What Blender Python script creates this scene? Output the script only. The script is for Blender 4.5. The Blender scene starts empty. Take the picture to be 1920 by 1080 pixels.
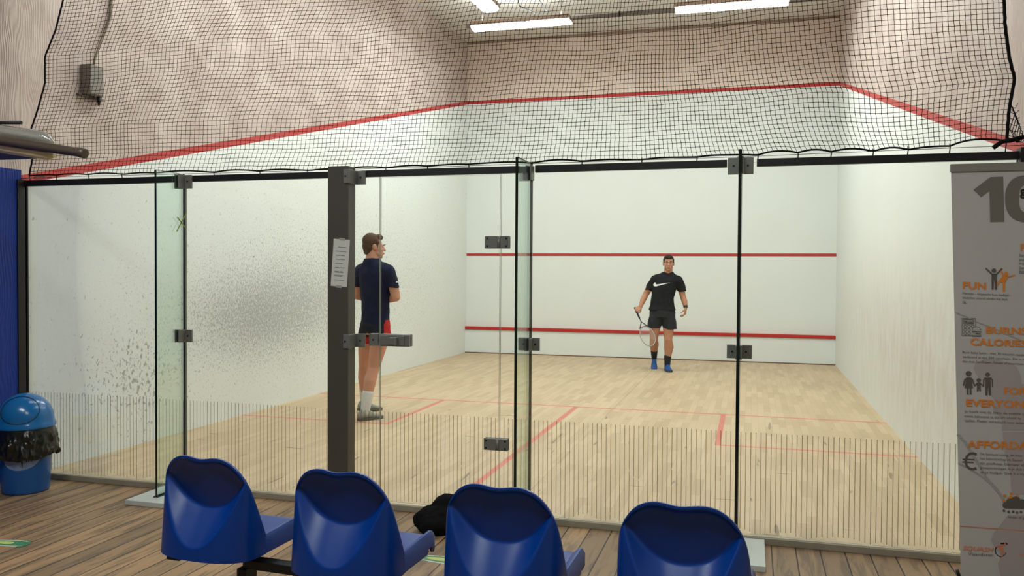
import bpy, bmesh, math, random
import numpy as np
from mathutils import Vector, Matrix
from mathutils.bvhtree import BVHTree
from mathutils import noise as mnoise
random.seed(7)
rng = np.random.RandomState(7)
PI = math.pi
sc = bpy.context.scene
COL = sc.collection

# ------------------------------------------------------------------ camera
CX, CY, CZ, YAW, PIT, ROL, FPX = 5.0629, -4.8461, 1.5198, -.2792, -.0211, .0062, 1564.06
F_ = Vector((math.sin(YAW)*math.cos(PIT), math.cos(YAW)*math.cos(PIT), math.sin(PIT)))
R_ = Vector((math.cos(YAW), -math.sin(YAW), 0)); U_ = R_.cross(F_)
R2 = R_*math.cos(ROL) + U_*math.sin(ROL); U2 = -R_*math.sin(ROL) + U_*math.cos(ROL)
cd = bpy.data.cameras.new('camera'); cam = bpy.data.objects.new('camera', cd); COL.objects.link(cam)
m = Matrix((R2, U2, -F_)).transposed().to_4x4(); m.translation = Vector((CX, CY, CZ)); cam.matrix_world = m
cd.sensor_width = 36; cd.lens = FPX*36/1920; cd.clip_start = .05; cd.clip_end = 100
sc.camera = cam
def W(u, v, ax, val):
    """where the sight line through a photograph position meets a plane of the room"""
    d = F_ + R2*(u-960)/FPX - U2*(v-540)/FPX; o = Vector((CX, CY, CZ))
    return o + d*((val-o[ax])/d[ax])

# ------------------------------------------------------------------ world, exposure
sc.view_settings.view_transform = 'Standard'; sc.view_settings.look = 'None'
sc.view_settings.exposure = 0.0; sc.view_settings.gamma = 1; sc.view_settings.use_curve_mapping = False
w = bpy.data.worlds.new('world'); sc.world = w; w.use_nodes = True
w.node_tree.nodes['Background'].inputs[0].default_value = (.9, .95, 1, 1)
w.node_tree.nodes['Background'].inputs[1].default_value = .3
COURT_W = 28.0      # watts per visible court lamp
HALL_W = 46.0

# ------------------------------------------------------------------ helpers
def link(o, parent=None):
    COL.objects.link(o)
    if parent: o.parent = parent
    return o
def props(o, label=None, cat=None, group=None, kind=None):
    if label: o['label'] = label
    if cat: o['category'] = cat
    if group: o['group'] = group
    if kind: o['kind'] = kind
    return o
def empty(name, loc=(0, 0, 0), rz=0, label=None, cat=None, group=None):
    o = bpy.data.objects.new(name, None); o.empty_display_size = .1
    o.location = loc; o.rotation_euler = (0, 0, rz); COL.objects.link(o)
    return props(o, label, cat, group)
def obj(name, bm, mat, parent=None, smooth=False, angle=None):
    me = bpy.data.meshes.new(name)
    if isinstance(bm, bpy.types.Mesh): me = bm
    else: bm.normal_update(); bm.to_mesh(me); bm.free()
    for mt in (mat if isinstance(mat, (list, tuple)) else [mat]): me.materials.append(mt)
    if smooth:
        me.polygons.foreach_set('use_smooth', [True]*len(me.polygons))
        if angle: me.set_sharp_from_angle(angle=math.radians(angle))
    return link(bpy.data.objects.new(name, me), parent)
def BM(): return bmesh.new()
def box(bm, x0, x1, y0, y1, z0, z1, M=None, mi=0, bev=0):
    vs = [bm.verts.new((x, y, z)) for x in (x0, x1) for y in (y0, y1) for z in (z0, z1)]
    fs = [bm.faces.new([vs[i] for i in q]) for q in ((0,1,3,2),(4,6,7,5),(0,4,5,1),(2,3,7,6),(0,2,6,4),(1,5,7,3))]
    for f in fs: f.material_index = mi
    if bev:
        es = list({e for f in fs for e in f.edges})
        r = bmesh.ops.bevel(bm, geom=es, offset=bev, segments=2, affect='EDGES', profile=.5)
        vs = list({v for f in r['faces'] for v in f.verts} | {v for v in vs if v.is_valid})
    if M: bmesh.ops.transform(bm, matrix=M, verts=vs)
    return vs
def frame(d):
    d = Vector(d).normalized(); a = Vector((0, 0, 1)) if abs(d.z) < .9 else Vector((1, 0, 0))
    s = d.cross(a).normalized(); return d, s, s.cross(d)
def tube(bm, pts, r, n=8, mi=0, caps=True, closed=False):
    pts = [Vector(p) for p in pts]; N = len(pts); rs = r if hasattr(r, '__len__') else [r]*N
    rings = []; s = None
    for i, p in enumerate(pts):
        a = pts[i-1] if (i > 0 or closed) else p; b = pts[(i+1) % N] if (i < N-1 or closed) else p
        d = (b-a).normalized()
        if s is None: d, s, t = frame(d)
        else: s = (s - d*s.dot(d)).normalized()
        t = d.cross(s)
        rings.append([bm.verts.new(p + (s*math.cos(2*PI*k/n) + t*math.sin(2*PI*k/n))*rs[i]) for k in range(n)])
    for i in range(N if closed else N-1):
        A, B = rings[i], rings[(i+1) % N]
        for k in range(n):
            f = bm.faces.new((A[k], A[(k+1) % n], B[(k+1) % n], B[k])); f.material_index = mi; f.smooth = True
    if caps and not closed:
        for q in (rings[0][::-1], rings[-1]): bm.faces.new(q).material_index = mi
def lathe(bm, prof, n=40, c=(0, 0, 0), mi=0, fn=None, cap0=False, cap1=False):
    rings = []
    for r, z in prof:
        ring = []
        for k in range(n):
            a = 2*PI*k/n; rr, zz = (r, z) if fn is None else fn(r, z, a)
            ring.append(bm.verts.new((c[0]+rr*math.cos(a), c[1]+rr*math.sin(a), c[2]+zz)))
        rings.append(ring)
    for A, B in zip(rings, rings[1:]):
        for k in range(n):
            f = bm.faces.new((A[k], A[(k+1) % n], B[(k+1) % n], B[k])); f.material_index = mi; f.smooth = True
    if cap0: bm.faces.new(rings[0][::-1])
    if cap1: bm.faces.new(rings[-1])
def prism(bm, pts, y0, y1, mi=0):
    """polygon given in (x, z), given a thickness in y"""
    A = [bm.verts.new((p[0], y0, p[1])) for p in pts]; B = [bm.verts.new((p[0], y1, p[1])) for p in pts]
    fs = [bm.faces.new(A), bm.faces.new(B[::-1])]
    for i in range(len(pts)):
        j = (i+1) % len(pts); fs.append(bm.faces.new((A[j], A[i], B[i], B[j])))
    for f in fs: f.material_index = mi
    bmesh.ops.recalc_face_normals(bm, faces=fs)
def ball(bm, c, r, M=None, u=20, v=14):
    T = Matrix.Translation(c) @ (M or Matrix()) @ Matrix.Diagonal((*(r if hasattr(r, '__len__') else (r, r, r)), 1))
    bmesh.ops.create_uvsphere(bm, u_segments=u, v_segments=v, radius=1, matrix=T)
def cap(bm, p0, r0, p1, r1, n=16):
    p0, p1 = Vector(p0), Vector(p1); d = (p1-p0); L = d.length
    pts, rs = [], []
    for k in range(0, 6):
        a = -PI/2 + PI/2*k/5 + (1e-2 if k == 0 else 0); pts.append(p0 + d.normalized()*math.sin(a)*r0); rs.append(r0*math.cos(a))
    for k in range(0, 6):
        a = PI/2*k/5 - (1e-2 if k == 5 else 0); pts.append(p1 + d.normalized()*math.sin(a)*r1); rs.append(r1*math.cos(a))
    tube(bm, pts, rs, n)
def chain(bm, pts, rs, n=16):
    for i in range(len(pts)-1): cap(bm, pts[i], rs[i], pts[i+1], rs[i+1], n)
def loft(bm, secs, n=28, mats=None):
    """stack of (center, rx, ry, yaw) ellipses, closed"""
    rings = []
    for c, rx, ry, yaw in secs:
        rings.append([bm.verts.new((c[0]+rx*math.cos(a)*math.cos(yaw)-ry*math.sin(a)*math.sin(yaw),
                                    c[1]+rx*math.cos(a)*math.sin(yaw)+ry*math.sin(a)*math.cos(yaw), c[2]))
                      for a in [2*PI*k/n for k in range(n)]])
    for A, B in zip(rings, rings[1:]):
        for k in range(n): bm.faces.new((A[k], A[(k+1) % n], B[(k+1) % n], B[k])).smooth = True
    bm.faces.new(rings[0][::-1]); bm.faces.new(rings[-1])
def bake(name, bm, mat, parent, voxel=None, smooth=3, subsurf=0, disp=None):
    """grows one continuous skin over the overlapping volumes"""
    me = bpy.data.meshes.new(name); bm.normal_update(); bm.to_mesh(me); bm.free()
    o = bpy.data.objects.new(name, me); COL.objects.link(o)
    if voxel:
        r = o.modifiers.new('r', 'REMESH'); r.mode = 'VOXEL'; r.voxel_size = voxel; r.use_smooth_shade = True
    if smooth:
        s = o.modifiers.new('s', 'SMOOTH'); s.factor = .5; s.iterations = smooth
    if disp:
        t = bpy.data.textures.new(name, 'CLOUDS'); t.noise_scale = disp[0]; t.noise_depth = 2
        d = o.modifiers.new('d', 'DISPLACE'); d.texture = t; d.strength = disp[1]; d.mid_level = .5; d.texture_coords = 'LOCAL'
    bpy.context.view_layer.update()
    dg = bpy.context.evaluated_depsgraph_get()
    me2 = bpy.data.meshes.new_from_object(o.evaluated_get(dg)); me2.name = name
    bpy.data.objects.remove(o); bpy.data.meshes.remove(me)
    me2.polygons.foreach_set('use_smooth', [True]*len(me2.polygons))
    me2.materials.clear(); me2.materials.append(mat)
    return link(bpy.data.objects.new(name, me2), parent)

# ------------------------------------------------------------------ materials
def srgb(r, g, b):
    f = lambda c: (c/255/12.92) if c/255 <= .04045 else ((c/255+.055)/1.055)**2.4
    return (f(r), f(g), f(b), 1)
class NT:
    def __init__(s, name):
        s.m = bpy.data.materials.new(name); s.m.use_nodes = True; s.t = s.m.node_tree; s.t.nodes.clear()
        s.out = s.n('ShaderNodeOutputMaterial')
    def n(s, t, **k):
        nd = s.t.nodes.new(t)
        for a, b in k.items(): setattr(nd, a, b)
        return nd
    def l(s, a, b): s.t.links.new(a, b)
    def val(s, x, sock):
        if hasattr(x, 'is_output'): s.l(x, sock)
        else: sock.default_value = x
    def math(s, op, a, b=0.0, c=0.0, clamp=False):
        nd = s.n('ShaderNodeMath', operation=op, use_clamp=clamp); s.val(a, nd.inputs[0]); s.val(b, nd.inputs[1]); s.val(c, nd.inputs[2])
        return nd.outputs[0]
    def mix(s, f, a, b):
        nd = s.n('ShaderNodeMix', data_type='RGBA'); s.val(f, nd.inputs[0]); s.val(a, nd.inputs[6]); s.val(b, nd.inputs[7]); return nd.outputs[2]
    def pos(s):
        g = s.n('ShaderNodeNewGeometry'); x = s.n('ShaderNodeSeparateXYZ'); s.l(g.outputs['Position'], x.inputs[0]); return g.outputs['Position'], x.outputs[0], x.outputs[1], x.outputs[2]
    def mapped(s, vec, sc_=(1, 1, 1), rot=(0, 0, 0), loc=(0, 0, 0)):
        mp = s.n('ShaderNodeMapping'); s.l(vec, mp.inputs[0]); mp.inputs['Scale'].default_value = sc_; mp.inputs['Rotation'].default_value = rot; mp.inputs['Location'].default_value = loc; return mp.outputs[0]
    def noise(s, vec, scale, detail=3, rough=.5, dist=0):
        nd = s.n('ShaderNodeTexNoise'); s.l(vec, nd.inputs['Vector']); nd.inputs['Scale'].default_value = scale; nd.inputs['Detail'].default_value = detail
        nd.inputs['Roughness'].default_value = rough; nd.inputs['Distortion'].default_value = dist; return nd.outputs[0]
    def ss(s, x, a, b):
        nd = s.n('ShaderNodeMapRange', interpolation_type='SMOOTHSTEP'); s.val(x, nd.inputs[0]); s.val(a, nd.inputs[1]); s.val(b, nd.inputs[2]); return nd.outputs[0]
    def princ(s, base, rough=.5, spec=.5, metal=0, bump=None, bstr=.2, bdist=.01, **k):
        p = s.n('ShaderNodeBsdfPrincipled'); s.val(base, p.inputs['Base Color']); s.val(rough, p.inputs['Roughness'])
        p.inputs['Specular IOR Level'].default_value = spec; p.inputs['Metallic'].default_value = metal
        for a, b in k.items(): p.inputs[a.replace('_', ' ')].default_value = b
        if bump is not None:
            b = s.n('ShaderNodeBump'); b.inputs['Strength'].default_value = bstr; b.inputs['Distance'].default_value = bdist
            s.l(bump, b.inputs['Height']); s.l(b.outputs[0], p.inputs['Normal'])
        s.l(p.outputs[0], s.out.inputs[0]); return p
def simple(name, col, rough=.5, spec=.5, metal=0, nscale=None, namt=.15, bump=0, **k):
    t = NT(name); base = col
    if nscale:
        tc = t.n('ShaderNodeTexCoord'); nz = t.noise(tc.outputs['Object'], nscale, 4)
        base = t.mix(nz, tuple(c*(1-namt) for c in col[:3])+(1,), tuple(min(1, c*(1+namt)) for c in col[:3])+(1,))
        t.princ(base, rough, spec, metal, bump=nz if bump else None, bstr=bump, **k)
    else: t.princ(base, rough, spec, metal, **k)
    return t.m

SEAMX = 3.611
RED = srgb(184, 46, 42)
PAINT = srgb(226, 231, 228)
PLASTER = srgb(205, 188, 172)
def wall_material(name, axis):
    """court wall: plaster above the sloping out line, white paint below, ball marks"""
    t = NT(name); P, x, y, z = t.pos()
    h = y if axis == 'x' else x
    line = t.math('MULTIPLY_ADD', y, 2.44/9.75, 2.13) if axis == 'x' else 4.57
    d = t.math('SUBTRACT', z, line)
    # ball marks: short smears
    q = t.mapped(P, (1, 1, .78) if axis == 'x' else (1, 1, .8), (math.radians(18), 0, 0) if axis == 'x' else (0, 0, 0))
    fine = t.noise(q, 52, 4, .68, .6); coarse = t.noise(q, 30, 3, .6, .5); big = t.noise(P, 1.3, 3)
    def blob(y0, z0, sy, sz):
        a = t.math('POWER', t.math('DIVIDE', t.math('SUBTRACT', h, y0), sy), 2.0); b = t.math('POWER', t.math('DIVIDE', t.math('SUBTRACT', z, z0), sz), 2.0)
        return t.math('EXPONENT', t.math('MULTIPLY', t.math('ADD', a, b), -1.0))
    if name == 'wall_left_paint':
        mk = t.math('ADD', t.math('MULTIPLY', blob(3.1, 1.02, 1.7, .56), .155), t.math('MULTIPLY', blob(5.4, 1.35, 3.4, 1.15), .13))
        mc = t.math('MULTIPLY', blob(1.2, .58, .72, .48), .135); base_f, base_c = .65, .668; amt, camt = .42, .5
    elif name == 'wall_right_paint':
        mk = t.math('MULTIPLY', blob(2.5, .8, 3.6, .8), .07); mc = t.math('MULTIPLY', blob(2.2, .7, 2.5, .6), .04); base_f, base_c = .68, .725; amt, camt = .3, .5
    else:
        mk = t.math('MULTIPLY', big, .02); mc = 0.0; base_f, base_c = .735, .75; amt, camt = .35, .35
    f1 = t.ss(t.math('ADD', fine, mk), base_f, base_f+.07)
    f2 = t.ss(t.math('ADD', coarse, mc), base_c, base_c+.05)
    paint = t.mix(t.math('MULTIPLY', t.ss(big, .35, .75), .12), PAINT, srgb(212, 212, 202))
    if name == 'wall_left_paint':
        paint = t.mix(t.math('MULTIPLY', blob(2.7, .95, 1.3, .40), .22), paint, srgb(150, 150, 145))
    if name == 'wall_right_paint':
        st = t.noise(t.mapped(P, (1, 2.6, 1.0)), 3.4, 5, .65)
        paint = t.mix(t.math('MULTIPLY', t.math('MULTIPLY', blob(3, .75, 5, .8), st), .85), paint, srgb(176, 160, 144))
    f0 = t.ss(t.math('ADD', t.noise(q, 110, 2, .6), mk), .62, .70) if 'left' in name else 0.0
    paint = t.mix(t.math('MULTIPLY', f0, .17), paint, srgb(96, 98, 94))
    paint = t.mix(t.math('MULTIPLY', f1, amt), paint, srgb(92, 94, 90))
    paint = t.mix(t.math('MULTIPLY', f2, camt), paint, srgb(60, 62, 60))
    # combed plaster
    wv = t.n('ShaderNodeTexWave', wave_type='BANDS', bands_direction='Y' if axis == 'x' else 'X')
    wob = t.mapped(P, (1, 1, .35)); t.l(wob, wv.inputs['Vector']); wv.inputs['Scale'].default_value = 16; wv.inputs['Distortion'].default_value = 26; wv.inputs['Detail'].default_value = 1; wv.inputs['Detail Scale'].default_value = .35
    comb = wv.outputs['Fac']; blotch = t.noise(P, 2.2, 5, .6)
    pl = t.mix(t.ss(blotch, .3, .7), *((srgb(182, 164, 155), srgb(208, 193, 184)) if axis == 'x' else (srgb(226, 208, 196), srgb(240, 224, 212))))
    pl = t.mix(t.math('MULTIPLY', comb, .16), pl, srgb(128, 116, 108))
    up = t.ss(d, .03, .034)
    colr = t.mix(up, paint, pl)
    hh = .062 if axis == 'x' else .055
    onl = t.math('MULTIPLY', t.math('GREATER_THAN', d, -.004), t.math('LESS_THAN', d, hh))
    rednz = t.mix(t.math('MULTIPLY', t.noise(P, 9, 3), .3), RED if axis == 'y' else srgb(178, 62, 58), srgb(200, 96, 92))
    colr = t.mix(onl, colr, rednz)
    if axis == 'y':
        sl = t.math('MULTIPLY', t.math('GREATER_THAN', z, 1.78), t.math('LESS_THAN', z, 1.83)); colr = t.mix(sl, colr, rednz)
    else:
        hall = t.math('MULTIPLY', t.math('LESS_THAN', y, -.03), t.math('LESS_THAN', z, 2.22))
        blue = t.mix(t.noise(P, 30, 3), srgb(14, 42, 120), srgb(20, 54, 144)) if 'left' in name else t.mix(blotch, srgb(200, 190, 178), srgb(216, 208, 196))
        colr = t.mix(hall, colr, blue)
    bh = t.math('ADD', t.math('MULTIPLY', t.math('MULTIPLY', comb, up), .6), t.math('MULTIPLY', blotch, .5))
    if 'left' in name: bh = t.math('ADD', bh, t.math('MULTIPLY', t.math('MULTIPLY', comb, t.math('LESS_THAN', y, -.03)), .6))
    t.princ(colr, .55, .3, bump=bh, bstr=.5, bdist=.006)
    return t.m
M = {}
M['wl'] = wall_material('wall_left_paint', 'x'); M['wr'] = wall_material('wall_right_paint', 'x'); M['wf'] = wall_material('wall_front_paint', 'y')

def court_floor():
    t = NT('court_parquet'); P, x, y, z = t.pos()
    v = t.mapped(P, (1, 1, 1), (0, 0, PI/2))
    b = t.n('ShaderNodeTexBrick'); t.l(v, b.inputs['Vector']); b.offset = .37
    for k, q in (('Color1', srgb(198, 175, 143)), ('Color2', srgb(172, 148, 116)), ('Mortar', srgb(160, 136, 104))): b.inputs[k].default_value = q
    b.inputs['Scale'].default_value = 1; b.inputs['Mortar Size'].default_value = .0012; b.inputs['Bias'].default_value = -.15
    b.inputs['Brick Width'].default_value = .46; b.inputs['Row Height'].default_value = .066
    gr = t.noise(t.mapped(P, (26, 1.6, 1)), 2.2, 4, .6); blot = t.noise(P, .8, 3)
    c = t.mix(t.math('MULTIPLY', gr, .35), b.outputs['Color'], srgb(216, 196, 162))
    c = t.mix(t.math('MULTIPLY', t.ss(blot, .4, .7), .18), c, srgb(166, 144, 112))
    # scuffs: dark thin short strokes near the back wall
    sc1 = t.noise(t.mapped(P, (9, 1.1, 1), (0, 0, .9)), 1.5, 2, .4, .3); sc2 = t.noise(t.mapped(P, (1.4, 10, 1), (0, 0, .5)), 1.3, 2, .4, .2)
    s = t.math('MAXIMUM', t.ss(sc1, .70, .73), t.ss(sc2, .715, .745))
    c = t.mix(t.math('MULTIPLY', s, t.math('MULTIPLY', t.ss(y, 5.2, 3.2), .7)), c, srgb(96, 84, 66))
    c = t.mix(t.math('MULTIPLY', t.math('MULTIPLY', t.math('GREATER_THAN', x, SEAMX), t.math('LESS_THAN', x, SEAMX+.005)), .6), c, srgb(110, 92, 68))
    # red lines
    def band(v_, a, b_): return t.math('MULTIPLY', t.math('GREATER_THAN', v_, a), t.math('LESS_THAN', v_, b_))
    def mul(a, b_): return t.math('MULTIPLY', a, b_)
    mx = lambda a, b_: t.math('MAXIMUM', a, b_)
    L = band(y, 4.26, 4.31)
    L = mx(L, mul(band(x, 3.175, 3.225), t.math('LESS_THAN', y, 4.28)))
    L = mx(L, mul(band(y, 2.66, 2.71), t.math('LESS_THAN', x, 1.65)))
    L = mx(L, mul(band(y, 2.64, 2.69), t.math('GREATER_THAN', x, 4.77)))
    L = mx(L, mul(band(x, 1.60, 1.65), band(y, 2.66, 4.28)))
    L = mx(L, mul(band(x, 4.77, 4.82), band(y, 2.64, 4.28)))
    wear = t.ss(t.noise(P, 14, 4, .6), .25, .6)
    c = t.mix(mul(L, t.math('MULTIPLY_ADD', wear, .25, .55)), c, srgb(206, 92, 84))
    t.princ(c, t.math('MULTIPLY_ADD', gr, .2, .38), .35, bump=b.outputs['Fac'], bstr=.15, bdist=.001)
    return t.m
M['court'] = court_floor()
def hall_floor():
    t = NT('hall_planks'); P, x, y, z = t.pos()
    v = t.mapped(P, (1, 1, 1), (0, 0, PI/2), (0, .02, 0))
    b = t.n('ShaderNodeTexBrick'); t.l(v, b.inputs['Vector']); b.offset = .41
    for k, q in (('Color1', srgb(172, 136, 98)), ('Color2', srgb(122, 98, 72)), ('Mortar', srgb(40, 28, 18))): b.inputs[k].default_value = q
    b.inputs['Scale'].default_value = 1; b.inputs['Mortar Size'].default_value = .004; b.inputs['Mortar Smooth'].default_value = .3; b.inputs['Bias'].default_value = 0
    b.inputs['Brick Width'].default_value = 3.1; b.inputs['Row Height'].default_value = .127
    g1 = t.noise(t.mapped(P, (9, 1.0, 1)), 2.0, 5, .62, .4); g2 = t.noise(t.mapped(P, (30, 1.4, 1)), 3, 3, .6)
    c = t.mix(t.math('MULTIPLY', t.ss(g1, .45, .62), .75), b.outputs['Color'], srgb(76, 64, 54))
    c = t.mix(t.math('MULTIPLY', g2, .35), c, srgb(172, 140, 104))
    c = t.mix(b.outputs['Fac'], c, srgb(38, 26, 18))
    t.princ(c, t.math('MULTIPLY_ADD', g1, .25, .32), .35, bump=t.math('SUBTRACT', 1.0, b.outputs['Fac']), bstr=.4, bdist=.003)
    return t.m
M['hall'] = hall_floor()
def glass(name, tint, stripes=False):
    t = NT(name); P, x, y, z = t.pos()
    tr = t.n('ShaderNodeBsdfTransparent'); tr.inputs[0].default_value = tint
    gl = t.n('ShaderNodeBsdfGlossy'); gl.inputs['Roughness'].default_value = .01; gl.inputs[0].default_value = (1, 1, 1, 1)
    fr = t.n('ShaderNodeFresnel'); fr.inputs[0].default_value = 1.45
    mx = t.n('ShaderNodeMixShader'); t.l(t.math('MULTIPLY', fr.outputs[0], .38), mx.inputs[0]); t.l(tr.outputs[0], mx.inputs[1]); t.l(gl.outputs[0], mx.inputs[2])
    o = mx.outputs[0]
    if stripes:
        fx = t.math('FRACT', t.math('DIVIDE', x, .0272))
        sx = t.math('MULTIPLY', t.math('GREATER_THAN', fx, .40), t.math('LESS_THAN', fx, .54))
        lim = t.math('MULTIPLY', t.math('LESS_THAN', z, .622), t.math('GREATER_THAN', z, t.math('MULTIPLY_ADD', t.noise(P, 11, 3), .12, .0)))
        chip = t.ss(t.noise(t.mapped(P, (60, 1, 9)), 3, 3), .28, .34)
        front = t.math('LESS_THAN', y, -.004)
        f = t.math('MULTIPLY', t.math('MULTIPLY', t.math('MULTIPLY', sx, lim), chip), t.math('MULTIPLY', front, .75))
        df = t.n('ShaderNodeBsdfDiffuse'); df.inputs[0].default_value = srgb(96, 84, 56)
        m2 = t.n('ShaderNodeMixShader'); t.l(f, m2.inputs[0]); t.l(o, m2.inputs[1]); t.l(df.outputs[0], m2.inputs[2]); o = m2.outputs[0]
        # dusty smear along the foot of the pane
        sm = t.math('MULTIPLY', t.math('MULTIPLY', t.ss(z, .13, .03), t.math('MULTIPLY_ADD', t.noise(P, 20, 4), .5, .1)), t.math('MULTIPLY', front, .45))
        d2 = t.n('ShaderNodeBsdfDiffuse'); d2.inputs[0].default_value = srgb(200, 200, 184)
        m3 = t.n('ShaderNodeMixShader'); t.l(sm, m3.inputs[0]); t.l(o, m3.inputs[1]); t.l(d2.outputs[0], m3.inputs[2]); o = m3.outputs[0]
    t.l(o, t.out.inputs[0]); return t.m
M['glass'] = glass('pane_glass', (.975, .985, .975, 1), True)
M['finglass'] = glass('fin_glass', (.885, .95, .92, 1))
M['gedge'] = simple('glass_edge_green', srgb(10, 26, 20), .15, .6)
M['pedge'] = simple('pane_edge_grey', srgb(120, 128, 112), .3, .5)
M['steel'] = simple('brushed_steel', srgb(124, 124, 118), .4, .5, .3, nscale=60, namt=.1)
M['steel_dark'] = simple('steel_recess', srgb(44, 44, 42), .5, .5, .5)
M['column'] = simple('column_paint', srgb(78, 74, 66), .42, .4, nscale=8, namt=.06)
M['black'] = simple('black_paint', srgb(18, 18, 20), .45, .4)
M['net'] = simple('net_cord', srgb(26, 18, 18), .8, .2)
M['rope'] = simple('net_rope', srgb(16, 11, 13), .8, .2)
M['red'] = simple('tin_red', RED, .5, .3, nscale=9, namt=.1)
M['tin'] = simple('tin_white', PAINT, .5, .3, nscale=5, namt=.03)
M['ceil'] = simple('court_ceiling', srgb(214, 208, 200), .8, .2, nscale=1.5, namt=.08)
M['hallwall'] = simple('hall_plaster', srgb(150, 140, 128), .8, .2, nscale=2, namt=.08)
M['alu'] = simple('aluminium_track', srgb(156, 148, 130), .5, .4, .1, nscale=20, namt=.15)
M['plate'] = simple('white_base_plate', srgb(200, 204, 198), .35, .5, .1)
def plastic_blue():
    t = NT('seat_blue_plastic'); tc = t.n('ShaderNodeTexCoord'); v = tc.outputs['Object']
    scr = t.noise(t.mapped(v, (1, 1, 1), (.3, .7, 0)), 26, 6, .75, 1.4); big = t.noise(v, 5, 3)
    c = t.mix(big, srgb(0, 47, 122), srgb(0, 57, 138)); c = t.mix(t.math('MULTIPLY', t.ss(scr, .62, .74), .10), c, srgb(60, 92, 160))
    t.princ(c, t.math('MULTIPLY_ADD', scr, .22, .22), .38, bump=scr, bstr=.05, bdist=.002); return t.m
M['seat'] = plastic_blue()
M['bin'] = simple('bin_blue_plastic', srgb(22, 84, 152), .32, .5, nscale=7, namt=.1)
M['binlid'] = simple('bin_lid_blue', srgb(22, 102, 164), .2, .5, nscale=5, namt=.06)
M['liner'] = simple('bin_liner_black', srgb(20, 22, 16), .25, .5, nscale=9, namt=.3)
M['cloth'] = simple('black_cloth', srgb(12, 12, 13), .95, .15, nscale=30, namt=.3, bump=.3)
def emit(name, col, s):
    t = NT(name); e = t.n('ShaderNodeEmission'); e.inputs[0].default_value = col; e.inputs[1].default_value = s; t.l(e.outputs[0], t.out.inputs[0]); return t.m
M['tube'] = emit('lit_tube', (.94, .99, .98, 1), 13)
M['fixture'] = simple('lamp_housing', srgb(150, 128, 112), .5, .4)
M['galv'] = simple('galvanised', srgb(110, 100, 94), .5, .4, .5)

# ------------------------------------------------------------------ room shell
def struct(name, bm, mat): o = obj(name, bm, mat); o['kind'] = 'structure'; return o
HB = -6.4        # back of the hall
b = BM(); box(b, -.2, 6.6, -.02, 9.95, -.2, 0); struct('floor', b, M['court'])
b = BM(); box(b, -.2, 6.6, HB, -.0201, -.2, 0); struct('floor', b, M['hall'])
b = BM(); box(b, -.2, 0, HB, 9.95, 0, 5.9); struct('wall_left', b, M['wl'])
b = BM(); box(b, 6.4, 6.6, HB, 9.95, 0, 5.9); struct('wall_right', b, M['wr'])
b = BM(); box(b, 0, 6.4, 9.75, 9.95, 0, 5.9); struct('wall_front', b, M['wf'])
b = BM(); box(b, 0, 6.4, 0, 9.75, 5.70, 5.9); struct('ceiling', b, M['ceil'])
b = BM(); box(b, 0, 6.4, -.02, .1, 4.3, 5.7); struct('wall_back', b, M['hallwall'])
b = BM(); box(b, 0, 6.4, HB-.2, HB, 0, 4.5); struct('wall_hall', b, M['hallwall'])
b = BM(); box(b, 0, 6.4, HB, -.02, 4.3, 4.5); struct('ceiling', b, M['hallwall'])
# tin
b = BM(); box(b, 0, 6.4, 9.70, 9.75, .002, .43); struct('trim_1', b, M['tin'])
b = BM(); box(b, 0, 6.4, 9.675, 9.75, .43, .485, bev=.008); struct('trim_2', b, M['red'])
b = BM(); box(b, 0, 6.4, 9.69, 9.70, 0, .016); struct('baseboard_front', b, simple('floor_gap_trim', srgb(112, 82, 60), .7))
# moulding where front wall meets the ceiling
b = BM(); box(b, 0, 6.4, 9.72, 9.75, 5.66, 5.70); struct('trim_3', b, simple('seam_brown', srgb(150, 130, 114), .8))

# ------------------------------------------------------------------ glass back wall
ZT = 2.13
def pane(name, x0, x1, z0=.045, z1=ZT, th=.012):
    b = BM(); box(b, x0, x1, -th/2, th/2, z0, z1)
    for f in b.faces:
        if abs(f.normal.y) < .5: f.material_index = 1
    b.normal_update()
    for f in b.faces: f.material_index = 0 if abs(f.normal.y) > .5 else 1
    o = obj(name, b, [M['glass'], M['pedge']]); o['kind'] = 'structure'; return o
def bracket(parent, x0, x1, z0, z1, name='bracket', y0=-.022, y1=-.0065, screws=True, mid=None):
    b = BM(); box(b, x0, x1, y0, y1, z0, z1, bev=.002); box(b, x0, x1, .0065, .02, z0, z1, bev=.002)
    if mid: box(b, mid-.010, mid+.010, y0-.008, y0+.001, z0, z1, bev=.003)
    o = obj(name, b, M['steel'], parent)
    if screws:
        n = (x0+.02, x1-.02) if x1-x0 > .08 else ((x0+x1)/2,)
        zz = ((z0+z1)/2,) if not mid else (z0+.018, z1-.018)
        for xx in n:
            for z_ in zz: s = BM(); tube(s, [(xx, y0-.004, z_), (xx, y0+.001, z_)], .0055, 12); obj('screw', s, M['steel_dark'], o)
    return o
p1 = pane('window_1', .008, 1.362); p2 = pane('window_2', 1.368, 2.52)
p3 = pane('window_3', 2.62, 2.802)
p4 = pane('window_4', 3.603, 3.793)
p5 = pane('window_5', 3.799, 4.998); p6 = pane('window_6', 5.004, 6.37)
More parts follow.
